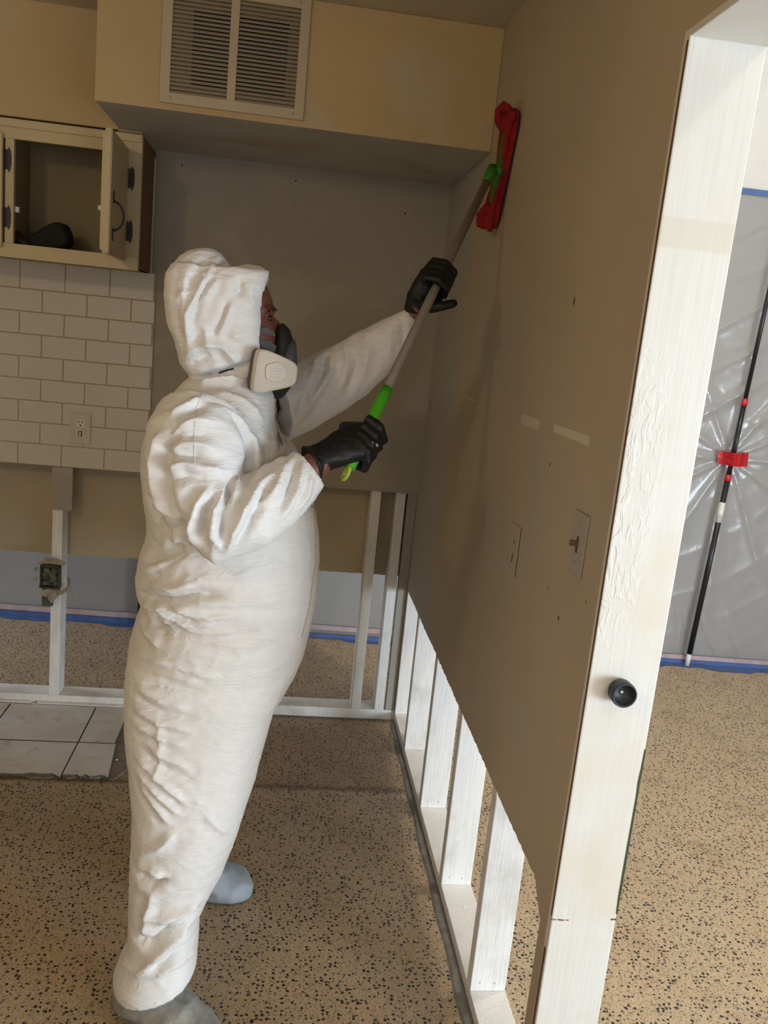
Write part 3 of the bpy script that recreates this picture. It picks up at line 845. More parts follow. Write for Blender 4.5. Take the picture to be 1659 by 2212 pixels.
tape('masking_tape', .55, 3.38, 2.405, 2.432, .018, M_BLUE, 'blue masking tape along the top of the plastic sheet')
tape('pink_tape', .55, 3.38, .024, .048, .0275, M_PINK, 'added pink strip for the pinkish foot of the plastic by the black pole')  # strip added for the pink tint along the foot of the plastic
tape('pink_tape', -3.1, -.95, .034, .062, .027, M_PINK, 'pink tape strip along the plastic behind the junction-box stud')
tape('pink_tape', -.90, .5, .045, .070, .027, M_PINK, 'pink tape strip along the plastic behind the right-hand back-wall studs')
b_ = px(302, 1275, 1, .93); b2_ = px(303, 1330, 1, .93)
bstrip = box('black_strip', (b_.x - .004, .90, 0), (b_.x + .05, .94, .40), M_BPOLE, None, .006)  # narrow black upright strip behind the person
tag(bstrip, 'short black upright strip behind the person beside the far wall', 'post')

pl = empty('extension_pole', pxfar(1486, 1424, .05)); tag(pl, 'black telescopic extension pole leaning on the plastic sheet', 'pole')
pb = pxfar(1486, 1424, .055); pb.z = 0
pt = pxfar(1659, 640, .055); dirp = (pt - pb).normalized(); top = pb + dirp * 2.35
def along(v):                                   # point on the pole at photo row v
    lo, hi = 0.0, 2.6
    for _ in range(40):
        m = (lo + hi) / 2; w = pb + dirp * m - CAM; vv = 1106 - FPX * w.dot(UP) / w.dot(FW)
        if vv > v: lo = m
        else: hi = m
    return lo
def seg(n, v0, v1, r, mat): return tube(n, [pb + dirp * v0, pb + dirp * v1], r, mat, None, 14)
d0, d1, d2 = along(1412), along(1030), along(868)
pp = [seg('end_cap', 0, d0, .0125, M_WHITEP), seg('lower_tube', d0, d1, .0145, M_BPOLE), seg('middle_tube', d1, d2, .0125, M_BPOLE), seg('upper_tube', d2, 2.35, .0108, M_BPOLE),
      seg('clamp', d1 - .022, d1 + .012, .0165, M_REDC), seg('clamp', d2 - .02, d2 + .016, .0155, M_REDC),
      seg('sticker', along(1128), along(1085), .0150, M_WHITEP)]
bm = bmesh.new()
for t in range(4):
    z = along(1122 - t * 9)
st2 = seg('sticker_mark', along(1118), along(1098), .0153, M_WHITEP); pp.append(st2)
under(pl, *pp)
# red tape holding the pole to the sheet
rt = [pxfar(u, v, .0) for u, v in ((1544, 972), (1610, 976), (1607, 1006), (1543, 1000))]
bm = bmesh.new(); n = 14; rows = []
for i in range(n + 1):
    t = i / n; a = rt[0].lerp(rt[1], t); b = rt[3].lerp(rt[2], t)
    w = .034 + .052 * min(1, 1.5 * math.exp(-((t - .5) / .20) ** 2)) + random.uniform(-.003, .003)
    rows.append([bm.verts.new((a.lerp(b, k / 4).x, fy(a.x) - w - random.uniform(0, .002), a.lerp(b, k / 4).z)) for k in range(5)])
for a, b in zip(rows, rows[1:]):
    for k in range(4): bm.faces.new((a[k], b[k], b[k + 1], a[k + 1]))
bmesh.ops.solidify(bm, geom=list(bm.faces), thickness=.001)
tag(from_bm('red_tape', bm, M_REDT), 'red tape strip holding the black pole to the plastic', 'tape')
#PERSON
# ------------------------------------------------------------------ mop (held against the right wall)
A_ = Vector((-.062, -.985, 2.005)); B_ = px(751, 1016, 1, -1.60)
PD = (A_ - B_).normalized()
def onpole(v):
    lo, hi = -.05, 1.1
    for _ in range(40):
        m = (lo + hi) / 2; w = B_ + PD * m - CAM; vv = 1106 - FPX * w.dot(UP) / w.dot(FW)
        if vv > v: lo = m
        else: hi = m
    return lo
mop = empty('flat_mop', B_); tag(mop, 'flat mop with red cloth head and green grip held against the wall', 'mop')
gtop = onpole(840); ptop = onpole(392)
mp = [tube('grip', [B_ + PD * t for t in (.006, .03, gtop * .5, gtop - .03, gtop)], [.0125, .0135, .0130, .0128, .0125], M_GREEN, None, 20),
      tube('pole', [B_ + PD * (gtop - .01), B_ + PD * (ptop)], .0108, M_POLE, None, 18),
      tube('socket', [B_ + PD * (ptop - .005), B_ + PD * (ptop + .03), B_ + PD * (ptop + .055), A_ + PD * .012], [.0125, .0145, .0155, .0135], M_GREENDIM, None, 16)]
# hanging ring on the grip end
lc = B_ - PD * .004
ax1 = (PD * .75 + Vector((.0, -.55, .1))).normalized(); ax2 = ax1.cross(Vector((.75, .2, .1))).normalized()
mp.append(tube('hanging_ring', [lc - PD * .004 + (ax1 * math.cos(a) + ax2 * math.sin(a) * .62) * .0135 for a in [2 * math.pi * k / 24 for k in range(24)]], .0042, M_YEL, None, 10, True))
# head: frame plate and cloth cover, long axis e, lying on the wall x = 0
t0 = Vector((0, -.955, 2.170)); b0 = Vector((0, -.835, 1.888)); eL = (b0 - t0).normalized(); L = (b0 - t0).length
eW = eL.cross(Vector((-1, 0, 0))).normalized()
def hp_(s, w, x): return Vector((0, 0, 0)) + t0 + eL * (s * L) + eW * w + Vector((-x, 0, 0))
bm = bmesh.new()
bm_add(bm, loft([[hp_(s, w_ * cw, xx) for cw, xx in ((-1, .020), (1, .020), (1, .028), (-1, .028))] for s, w_ in ((.06, .030), (.14, .040), (.86, .040), (.94, .030))]))
mp.append(from_bm('head_frame', bm, M_GREENDIM))
parts = []
parts.append(loft([[hp_(s, w * c, .010 + h * d) for c, d in [(math.cos(a), math.sin(a)) for a in [2 * math.pi * j / 20 for j in range(20)]]] for s, w, h in ((0, .02, .006), (.03, .040, .0085), (.12, .050, .0092), (.5, .052, .0092), (.88, .050, .0092), (.97, .038, .0088), (1.0, .018, .006))]))
for s0, s1 in ((.0, .17), (1.0, .80)):                    # end pockets folded over the frame
    parts.append(loft([[hp_(s0 + (s1 - s0) * q, w * c, .026 + .012 * d) for c, d in [(math.cos(a), math.sin(a)) for a in [2 * math.pi * j / 16 for j in range(16)]]] for q, w in ((.0, .026), (.25, .042), (.7, .046), (1.0, .042))]))
for sgn in (-1, 1):                                       # side bands
    parts.append(tube_pts([hp_(s, sgn * (.043 - .01 * math.sin(math.pi * s)), .024 + .004 * math.sin(s * 9)) for s in [i / 10 for i in range(11)]], .0085, 10))
parts.append(tube_pts([hp_(.0, -.020, .030), hp_(-.02, -.012, .048), hp_(.03, -.004, .056), hp_(.11, 0, .050), hp_(.17, .004, .034)], [.010, .012, .011, .012, .012], 10))
parts.append(tube_pts([hp_(1.0, .0, .028), hp_(.97, -.006, .044), hp_(.90, -.008, .046), hp_(.80, -.004, .036)], [.010, .016, .018, .010], 10))
cov = remesh(parts, .003, 3)
nv = len(cov.vertices); co = np.empty(nv * 3); cov.vertices.foreach_get('co', co); co = co.reshape(-1, 3)
co[:, 0] = np.minimum(co[:, 0], -.0012)
cov.vertices.foreach_set('co', co.ravel())
mp.append(link('cloth_cover', cov, M_RED, None, True))
bm = bmesh.new(); bmesh.ops.create_uvsphere(bm, u_segments=14, v_segments=10, radius=.013)
j = from_bm('joint', bm, M_GREENDIM, None, True); j.location = A_ + Vector((.018, 0.004, .006)); mp.append(j)
under(mop, *mp)

# ------------------------------------------------------------------ the person
YT = -1.42
def sec(l, r, y, b, e=2.2, k=1.0, n=36):
    a = px(l[0], l[1], 1, y); c = px(r[0], r[1], 1, y); m = (a + c) / 2
    return ring(m, (c - a) / 2 * k, Vector((0, b * k, 0)), n, e)
TORSO = [((425, 800), (556, 796), YT, .075), ((405, 818), (578, 815), YT, .09), ((388, 835), (596, 850), YT, .135), ((362, 868), (594, 880), YT - .005, .175), ((345, 900), (594, 905), YT - .01, .195),
         ((318, 937), (606, 935), YT - .012, .205), ((308, 975), (636, 965), YT - .01, .21), ((308, 1020), (654, 1003), YT, .208), ((313, 1070), (668, 1055), YT, .205), ((320, 1118), (681, 1105), YT, .205),
         ((321, 1150), (688, 1150), YT, .207), ((305, 1190), (690, 1195), YT, .212), ((297, 1235), (689, 1242), YT, .215), ((300, 1273), (684, 1287), YT, .215), ((311, 1292), (679, 1315), YT, .208),
         ((299, 1322), (668, 1360), YT, .212), ((287, 1365), (655, 1408), YT, .212), ((279, 1415), (636, 1450), YT, .205), ((273, 1465), (614, 1488), YT - .005, .19), ((272, 1500), (602, 1510), YT - .01, .165)]
LEG_R = [((279, 1415), (630, 1450), -1.50, .125), ((272, 1465), (612, 1488), -1.505, .13), ((269, 1530), (592, 1530), -1.51, .13), ((273, 1600), (572, 1600), -1.52, .13), ((283, 1680), (549, 1686), -1.535, .128),
         ((287, 1740), (530, 1742), -1.545, .125), ((286, 1800), (512, 1796), -1.553, .12), ((283, 1860), (487, 1862), -1.56, .112), ((281, 1920), (452, 1926), -1.568, .105), ((280, 1980), (430, 1976), -1.575, .10),
         ((278, 2028), (428, 2028), -1.582, .10), ((261, 2064), (425, 2055), -1.59, .102), ((247, 2098), (425, 2074), -1.595, .105), ((253, 2124), (421, 2088), -1.598, .102)]
def leg_l():
    out = []
    for c, rx, ry in (((-.675, -1.335, .88), .15, .115), ((-.68, -1.325, .74), .145, .115), ((-.69, -1.30, .58), .125, .11), ((-.70, -1.27, .44), .110, .10), ((-.712, -1.235, .30), .090, .09), ((-.72, -1.205, .20), .078, .082), ((-.722, -1.185, .12), .080, .082), ((-.722, -1.180, .085), .080, .084)):
        out.append((Vector(c), rx, ry))
    return out
HOOD = [((418, 826), (572, 822), YT, .082), ((411, 809), (566, 803), YT, .088), ((392, 782), (574, 772), YT, .100), ((383, 740), (577, 737), YT, .106), ((367, 700), (573, 703), YT, .112), ((361, 655), (573, 662), YT, .114),
        ((360, 622), (584, 630), YT, .112), ((362, 592), (587, 600), YT, .104), ((376, 571), (586, 590), YT, .094)]
HOOD2 = [((365, 605), (520, 640), YT - .005, .085), ((372, 578), (508, 590), YT - .005, .078), ((388, 556), (494, 568), YT - .005, .062), ((408, 542), (478, 549), YT - .005, .042), ((428, 537), (458, 538), YT - .005, .018)]
HOOD3 = [((500, 640), (586, 640), YT + .01, .085), ((506, 590), (587, 600), YT + .01, .078), ((514, 577), (584, 590), YT + .01, .055), ((530, 573), (562, 577), YT + .01, .03)]
def apt(u, v, y): return px(u, v, 1, y)
ARM_R = [((440, 905), -1.56, .090), ((428, 945), -1.59, .100), ((424, 990), -1.61, .098), ((430, 1040), -1.635, .090), ((446, 1095), -1.66, .083), ((482, 1135), -1.678, .077), ((535, 1112), -1.672, .070), ((590, 1078), -1.652, .065), ((638, 1038), -1.63, .055), ((668, 1014), -1.62, .0445)]
ARM_L = [((585, 880), -1.30, .085), ((640, 862), -1.26, .080), ((700, 832), -1.235, .076), ((755, 800), -1.225, .070), ((805, 764), -1.232, .062), ((850, 726), -1.25, .046), ((877, 699), -1.262, .032), ((893, 684), -1.268, .024)]
def arm_tube(arm, k=1.0, n=28):
    return tube_pts([apt(p[0], p[1], y) for p, y, r in arm], [r * k for p, y, r in arm], n)
def legl_loft(k=1.0):
    return loft([ring(c, Vector((rx * k, 0, 0)), Vector((0, ry * k, 0)), 32) for c, rx, ry in leg_l()])
parts = [loft([sec(*s) for s in TORSO]), loft([sec(*s) for s in LEG_R]), legl_loft(), loft([sec(*s, 3.6) for s in HOOD]), loft([sec(*s, 2.6) for s in HOOD2]), loft([sec(*s, 3.2) for s in HOOD3]), arm_tube(ARM_R), arm_tube(ARM_L)]
suit = remesh(parts, .0042, 5, .5)
nv = len(suit.vertices)
co = np.empty(nv * 3); suit.vertices.foreach_get('co', co); co = co.reshape(-1, 3)
no = np.empty(nv * 3); suit.vertex_normals.foreach_get('vector', no); no = no.reshape(-1, 3)
# hollow of the hood opening, round the face
fz, fyc = px(586, 690, 1, YT).z, YT + .005
el = ((co[:, 1] - fyc) / .096) ** 2 + ((co[:, 2] - fz) / .115) ** 2
fx = px(566, 690, 1, YT).x
m = (el < 1) & (co[:, 0] > fx) & (co[:, 2] > px(560, 800, 1, YT).z)
co[m, 0] = fx + (co[m, 0] - fx) * np.clip(el[m] ** 3, 0, 1) - .035 * (1 - el[m]) ** .5
# folds: strokes laid on the cloth, raised (+) or sunk (-)
suit.vertices.foreach_set('co', co.ravel()); suit.update()
bvh = BVHTree.FromPolygons([Vector(c) for c in co], [tuple(p.vertices) for p in suit.polygons])
def cast(u, v):
    h = bvh.ray_cast(CAM, ray(u, v).normalized())
    return h[0]
STROKES = [
 # right forearm and elbow
 ([(482, 1048), (461, 1105), (459, 1160), (475, 1186)], .010, .011), ([(450, 1048), (425, 1091), (414, 1134), (419, 1174)], .009, .011), ([(515, 1030), (504, 1069), (493, 1106)], .008, .010),
 ([(530, 1095), (497, 1149), (486, 1188)], .009, .010), ([(605, 1011), (562, 1048), (526, 1105), (497, 1167)], .009, .011), ([(636, 993), (627, 1048), (605, 1102)], -.009, .010), ([(627, 997), (587, 1062), (555, 1095)], .008, .010),
 ([(671, 1026), (661, 1068), (640, 1100)], .007, .009), ([(650, 1005), (640, 1060), (600, 1120)], .007, .010), ([(468, 1065), (442, 1110), (436, 1160)], -.010, .010), ([(500, 1050), (478, 1110), (474, 1170)], -.010, .010), ([(575, 1060), (545, 1110), (515, 1165)], -.008, .010),
 # right shoulder and upper arm
 ([(358, 957), (385, 925), (417, 910), (462, 914)], .009, .013), ([(366, 980), (392, 964), (419, 961), (458, 970)], .008, .012), ([(363, 1019), (399, 1004), (432, 1017), (482, 1019)], .009, .013), ([(366, 940), (392, 915), (430, 893)], -.007, .012),
 ([(360, 990), (395, 982), (440, 985)], -.008, .012), ([(365, 1045), (405, 1028), (450, 1035)], -.008, .012), ([(375, 930), (353, 985), (355, 1060), (385, 1130), (415, 1182)], -.014, .015), ([(346, 940), (334, 1000), (340, 1060), (365, 1110)], .008, .014),
 ([(370, 899), (405, 878), (436, 861)], .006, .010), ([(385, 905), (415, 886), (440, 875)], -.005, .009), ([(500, 900), (530, 940), (540, 990), (535, 1040)], -.009, .014), ([(480, 880), (520, 910), (545, 950), (552, 1010)], .006, .013),
 # back and waist
 ([(323, 1040), (350, 1090), (399, 1140)], .008, .012), ([(318, 1070), (345, 1115), (380, 1145)], -.007, .011), ([(302, 1196), (352, 1181), (392, 1160)], .011, .014), ([(318, 1215), (355, 1203), (398, 1180)], -.010, .013), ([(310, 1240), (345, 1225), (400, 1205)], .008, .013),
 ([(327, 1250), (374, 1217), (403, 1200)], -.007, .012), ([(305, 1283), (341, 1297), (378, 1299), (430, 1285), (480, 1290)], -.014, .011), ([(325, 1262), (370, 1275), (420, 1262)], .008, .012), ([(335, 1160), (370, 1155), (410, 1185)], .006, .012),
 # gathers under the waist
 ([(316, 1302), (342, 1327), (372, 1347)], .008, .010), ([(336, 1305), (360, 1327), (395, 1347), (466, 1353)], .008, .009), ([(352, 1308), (380, 1332), (430, 1350)], -.007, .008), ([(372, 1308), (407, 1327), (451, 1336), (525, 1330)], .007, .010), ([(360, 1347), (437, 1368), (510, 1365)], .005, .010),
 ([(325, 1310), (338, 1345), (360, 1375)], -.008, .011), ([(305, 1335), (318, 1370), (345, 1400)], .006, .011), ([(440, 1300), (500, 1310), (600, 1295)], .004, .012), ([(450, 1390), (520, 1395), (600, 1370)], .004, .013), ([(420, 1250), (520, 1245), (620, 1215)], .004, .014),
 # thigh
 ([(300, 1420), (339, 1430), (437, 1460), (470, 1464)], .005, .008), ([(328, 1452), (380, 1466), (430, 1474)], .0045, .007), ([(298, 1487), (345, 1515), (400, 1530)], .006, .009), ([(320, 1478), (390, 1490), (440, 1495)], -.004, .007), ([(292, 1530), (340, 1562), (410, 1580)], .006, .009), ([(300, 1510), (350, 1540), (420, 1553)], -.005, .008),
 ([(290, 1565), (345, 1595), (400, 1612)], .005, .009), ([(319, 1610), (360, 1640), (407, 1660)], .006, .009), ([(296, 1640), (357, 1700), (395, 1732)], .007, .009), ([(298, 1665), (345, 1722), (385, 1758)], .007, .009), ([(302, 1692), (335, 1740), (365, 1778)], .007, .009), ([(296, 1652), (350, 1712), (390, 1746)], -.006, .008), ([(310, 1625), (370, 1672), (420, 1690)], -.005, .009),
 ([(340, 1545), (345, 1640), (330, 1700)], .003, .010), ([(440, 1760), (470, 1790), (490, 1800)], .004, .010),
 # knee, shin and hem
 ([(298, 1868), (330, 1880), (352, 1898)], .009, .011), ([(296, 1890), (330, 1912), (365, 1900)], -.009, .012), ([(300, 1850), (345, 1835), (380, 1800)], .006, .012), ([(429, 1944), (398, 1968), (354, 1984), (310, 1975)], .009, .012), ([(425, 1965), (395, 1992), (350, 2010)], -.008, .012), ([(402, 1995), (356, 2045), (308, 2092)], .012, .013),
 ([(296, 2030), (330, 2038), (368, 2005)], -.012, .014), ([(335, 2113), (374, 2082), (419, 2056)], .008, .010), ([(330, 2092), (372, 2062), (415, 2030)], -.006, .010), ([(262, 2080), (300, 2105), (345, 2100)], .007, .012), ([(330, 1930), (318, 1970), (310, 2020)], .007, .012),
 # hood
 ([(474, 556), (439, 611), (419, 647), (403, 682), (406, 750)], .008, .010), ([(492, 571), (457, 616), (432, 655)], .006, .009), ([(485, 562), (448, 613), (425, 655), (412, 700)], -.007, .008), ([(383, 640), (416, 629)], .006, .008), ([(502, 652), (487, 687), (469, 728)], .005, .008), ([(492, 650), (478, 690), (460, 725)], -.004, .007), ([(405, 585), (396, 640), (390, 700)], .005, .010), ([(440, 560), (410, 600), (400, 640)], -.005, .010),
 ([(515, 590), (540, 650), (565, 690)], .004, .010), ([(511, 572), (520, 600), (514, 640)], -.009, .013), ([(391, 791), (431, 818), (482, 808), (532, 792)], -.014, .012), ([(400, 770), (445, 745), (480, 750), (510, 780)], .008, .012), ([(410, 790), (450, 770), (500, 790)], -.006, .011), ([(440, 700), (450, 760), (470, 790)], .005, .010), ([(400, 830), (440, 832), (500, 822), (545, 812)], .007, .010), ([(500, 730), (540, 722), (572, 715)], .004, .010),
 # chest and left sleeve
 ([(596, 850), (598, 885), (592, 905), (602, 940), (620, 985)], -.010, .009), ([(470, 850), (520, 865), (560, 900)], .006, .012), ([(440, 865), (500, 885), (545, 935)], -.004, .011), ([(717, 763), (715, 801), (684, 845), (645, 905)], .007, .010), ([(689, 768), (667, 814), (644, 864)], .007, .010), ([(703, 768), (690, 815), (660, 880)], -.007, .009),
 ([(676, 790), (655, 840), (640, 890)], -.006, .008), ([(745, 738), (748, 790), (725, 850)], .006, .012), ([(790, 715), (795, 760), (780, 810)], .005, .012), ([(765, 730), (772, 785), (752, 838)], -.005, .011), ([(835, 690), (842, 720), (838, 770)], .004, .010), ([(860, 680), (868, 705), (868, 745)], -.004, .008)]
disp = np.zeros(nv)
def seg_dist(P, a, b):
    d = b - a; L2 = max(d @ d, 1e-9); t = np.clip((P - a) @ d / L2, 0, 1)
    return np.linalg.norm(P - (a + t[:, None] * d), axis=1), t
for pts, amp, w in STROKES:
    hits = [cast(u, v) for u, v in pts]
    hits = [np.array(h) for h in hits if h is not None]
    if len(hits) < 2: continue
    best = np.full(nv, 9.0); par = np.zeros(nv); side = np.ones(nv); k = len(hits) - 1
    for i in range(k):
        if np.linalg.norm(hits[i] - hits[i + 1]) > .22: continue
        d, t = seg_dist(co, hits[i], hits[i + 1]); q = d < best; best[q] = d[q]; par[q] = (i + t[q]) / k
        mid = hits[i]; sd_ = np.einsum('ij,ij->i', np.cross(np.broadcast_to(hits[i + 1] - hits[i], no[q].shape), no[q]), co[q] - mid); side[q] = np.sign(sd_)
    fade = np.clip(np.minimum(par, 1 - par) * 5 + .25, 0, 1)
    prof = np.exp(-np.where(side > 0, 2.6, .95) * best / w) - .28 * np.exp(-((best - 1.7 * w) / w) ** 2)
    disp += amp * 1.55 * fade * np.where(best < 5 * w, prof, 0)
# fine crumple everywhere, softer on the belly
nz = np.empty(nv)
for i in range(nv):
    p = co[i]
    q = p[0] * .5 + p[2]
    a = mnoise.noise((p[0] * 10, p[1] * 10, q * 15)); b = mnoise.noise((p[0] * 15 + 5, p[1] * 15, p[2] * 34 - p[0] * 12))
    nz[i] = (1 - abs(a)) ** 7 * .0012 + (1 - abs(b)) ** 8 * .0012
disp += nz
disp = np.clip(disp, -.018, .018)
co = co + no * disp[:, None]
suit.vertices.foreach_set('co', co.ravel()); suit.update()

person = empty('person', (-.68, -1.42, 0)); tag(person, 'person in white hooded coverall and respirator reaching up with a mop', 'person')
suit_o = link('coverall', suit, M_SUIT, None, True)
bvh = BVHTree.FromPolygons([Vector(c) for c in co], [tuple(p.vertices) for p in suit.polygons])
def seam(name, pts, r, mat, sub=6):
    out = []
    for (u0, v0), (u1, v1) in zip(pts, pts[1:]):
        for k in range(sub):
            t = k / sub; h = cast(u0 + (u1 - u0) * t, v0 + (v1 - v0) * t)
            if h is not None: out.append(h)
    if len(out) < 3: return None
    return tube(name, out, r, mat, None, 6)
seams = [s for s in (seam('seam', [(437, 850), (425, 880), (420, 930), (420, 965), (420, 1008)], .0011, M_SUIT),
                     seam('zipper_flap', [(595, 855), (596, 880), (592, 902), (600, 935), (612, 965)], .0022, M_ZIP),
                     seam('seam', [(676, 1085), (682, 1150), (680, 1220), (668, 1310), (648, 1390)], .0014, M_ZIP),
                     seam('neck_shade', [(473, 806), (490, 800), (508, 796)], .0020, M_BLACK)) if s]  # last one: black line on the cloth, shade of the neck slit as colour

# body under the clothes: head with a face, neck, trunk, arms, legs
HEAD = [((425, 600), (560, 600), YT, .045), ((405, 618), (576, 616), YT, .066), ((396, 645), (588, 645), YT, .073), ((393, 668), (592, 669), YT, .075), ((393, 688), (591, 689), YT, .074), ((395, 705), (596, 704), YT, .073), ((400, 730), (600, 729), YT, .071), ((408, 760), (598, 760), YT, .067), ((418, 790), (592, 790), YT, .061), ((430, 812), (580, 812), YT, .055), ((432, 850), (545, 850), YT, .058)]
nose = loft([ring(px(u, v, 1, YT + .004), Vector((.012 * k, 0, 0)), Vector((0, .011 * k, 0)), 12) for u, v, k in ((592, 690, .8), (602, 712, 1.0), (612, 735, 1.25), (604, 745, .8))])
brow = tube_pts([px(580, 668, 1, YT - .055), px(588, 667, 1, YT - .03), px(591, 668, 1, YT), px(588, 667, 1, YT + .03), px(580, 668, 1, YT + .055)], .006, 8)
lips = tube_pts([px(600, 768, 1, YT - .022), px(607, 768, 1, YT), px(600, 768, 1, YT + .03)], .006, 8)
ear = loft([ring(px(490, v, 1, YT - .074), Vector((.010 * k, 0, 0)), Vector((0, .006, 0)), 10) for v, k in ((680, .5), (695, 1.3), (720, 1.2), (738, .5))])
ear2 = loft([ring(px(490, v, 1, YT + .074), Vector((.010 * k, 0, 0)), Vector((0, .006, 0)), 10) for v, k in ((680, .5), (695, 1.3), (720, 1.2), (738, .5))])
def wrist(arm, ext, k):
    out = [(apt(p[0], p[1], y), min(r * k, rr)) for (p, y, r), rr in zip(arm, [.06] * 3 + [.045] * 20)]
    return out + ext
HR = px(700, 992, 1, -1.612); HL = px(905, 668, 1, -1.270)
wr_ = wrist(ARM_R, [(px(684, 1003, 1, -1.615), .029), (HR, .027)], .62)
wl_ = wrist(ARM_L, [(HL, .022)], .62)
body = remesh([loft([sec(*s) for s in HEAD]), nose, brow, lips, ear, ear2, loft([sec(*s, 2.2, .86) for s in TORSO]), loft([sec(*s, 2.2, .72) for s in LEG_R]), legl_loft(.72),
               tube_pts([a for a, b in wr_], [b for a, b in wr_], 20), tube_pts([a for a, b in wl_], [max(b, .020) for a, b in wl_], 20)], .005, 3)
body_o = link('body', body, M_SKIN, None, True)
eyes = []
for s in (-1, 1):
    bm = bmesh.new(); bmesh.ops.create_uvsphere(bm, u_segments=12, v_segments=8, radius=.007)
    o = from_bm('eye', bm, M_EYE, None, True); o.location = px(589, 688, 1, YT + s * .032) + Vector((-.007, 0, 0)); eyes.append(o)
    eb = tube('eyebrow', [px(583, 671, 1, YT + s * .058), px(594, 668, 1, YT + s * .040), px(597, 670, 1, YT + s * .018)], .0030, M_EYE, None, 8); eyes.append(eb)

# respirator
resp = empty('respirator', px(600, 780, 1, YT))
rub = remesh([loft([sec(l, r, YT, b, 2.2, 1, 24) for l, r, b in (((598, 704), (612, 697), .016), ((594, 718), (626, 711), .030), ((592, 740), (634, 735), .042), ((588, 765), (637, 760), .050), ((582, 800), (638, 800), .055), ((578, 835), (628, 838), .050), ((580, 858), (610, 860), .035))])], .004, 3)
m1 = link('facepiece', rub, M_MASKB, None, True)
m2 = link('front_cover', remesh([loft([sec(l, r, YT - .016, b, 2.6, 1, 24) for l, r, b in (((627, 735), (636, 731), .018), ((618, 746), (640, 744), .034), ((609, 762), (642, 765), .046), ((604, 785), (643, 788), .050), ((606, 815), (641, 812), .048), ((612, 835), (632, 832), .03))])], .004, 2), M_MASKG, None, True)
def outline_cart(y0, slope, x0, pts, depth, mat, name, n_=None, inset=1.0):
    c = [sum(p[0] for p in pts) / len(pts), sum(p[1] for p in pts) / len(pts)]
    nrm = Vector((-slope, 1, 0)).normalized()
    out = []
    for u, v in pts:
        u = c[0] + (u - c[0]) * inset; v = c[1] + (v - c[1]) * inset
        p = px(u, v, 1, y0)
        for _ in range(3): p = px(u, v, 1, y0 + slope * (p.x - x0))
        out.append(p)
    return out, nrm
def rounded(pts, k=5, f=.28):
    out = []; n = len(pts)
    for i in range(n):
        p0, p1, p2 = Vector(pts[i - 1]), Vector(pts[i]), Vector(pts[(i + 1) % n])
        a = p1 + (p0 - p1) * f; b = p1 + (p2 - p1) * f
        for j in range(k):
            t = j / (k - 1); out.append(tuple(a * (1 - t) ** 2 + p1 * 2 * t * (1 - t) + b * t * t))
    return out
CO = rounded([(556, 754), (580, 756), (646, 786), (640, 834), (560, 851), (543, 842)])
cx0 = px(590, 800, 1, -1.525).x
def cart_ring(ins, d):
    o, nrm = outline_cart(-1.534, .42, cx0, CO, 0, None, '', inset=ins)
    return [p + nrm * d for p in o]
bm = bmesh.new(); bm_add(bm, loft([cart_ring(.96, .0005), cart_ring(1.0, .003), cart_ring(1.0, .012), cart_ring(.98, .0135)]))
bm2 = bmesh.new(); bm_add(bm2, loft([cart_ring(.985, .0125), cart_ring(.985, .03), cart_ring(.90, .040), cart_ring(.55, .060)]))
c_w = from_bm('cartridge', bm, M_CART, None, True)
c_d = from_bm('cartridge_body', bm2, M_CARTD, None, True)
bm = bmesh.new(); bm_add(bm, loft([cart_ring(.94, .0008), cart_ring(.94, -.0022), cart_ring(.90, -.0022), cart_ring(.88, .0006)]))
rim = from_bm('rim', bm, M_CART, None, True)
CD = rounded([(573, 787), (602, 780), (622, 797), (618, 818), (590, 826), (572, 818)])
def face_ring(pts, ins, d):
    o, nrm = outline_cart(-1.534, .42, cx0, pts, 0, None, '', inset=ins); return [p + nrm * d for p in o]
bm = bmesh.new(); bm_add(bm, loft([face_ring(CD, 1.0, .001), face_ring(CD, .97, -.0022), face_ring(CD, .9, -.0026)]))
pan = from_bm('raised_panel', bm, M_CART, None, True)
M_INK = simple('faint_print', (.50, .46, .44), .7)
inks = []
for k, (u0, u1) in enumerate(((583, 603), (580, 608), (584, 606), (581, 610))):
    v = 796 + k * 6
    p = face_ring([(u0, v), (u1, v - 1.5), (u1, v + .2), (u0, v + 1.7)], 1, -.0027)
    inks.append(prism('print_line', p, (0, .0006, 0), M_INK))
straps = []
for pts in ([(556, 706), (578, 707), (590, 716), (596, 726), (585, 724), (557, 718)], [(556, 732), (584, 737), (598, 748), (608, 760), (596, 762), (566, 750)]):
    bm = bmesh.new(); f = []
    for d in (0, .004): f.append([bm.verts.new(px(u, v, 1, -1.481 + (u - 570) * .0010) + Vector((0, d, 0))) for u, v in pts])
    bm.faces.new(f[0]); bm.faces.new(f[1])
    for i in range(len(pts)): bm.faces.new((f[0][i], f[0][(i + 1) % len(pts)], f[1][(i + 1) % len(pts)], f[1][i]))
    straps.append(from_bm('strap', bm, M_STRAP))
# the other cartridge, on the far cheek
far_c = [Vector((p.x + .004, 2 * YT - p.y, p.z)) for p in cart_ring(.96, .0)]
bm = bmesh.new(); bm_add(bm, loft([[Vector((p.x, p.y - .045, p.z)) for p in far_c], far_c]))
fc = from_bm('cartridge', bm, M_CART, None, True)
under(resp, m1, m2, c_w, c_d, rim, pan, fc, *(straps + inks))

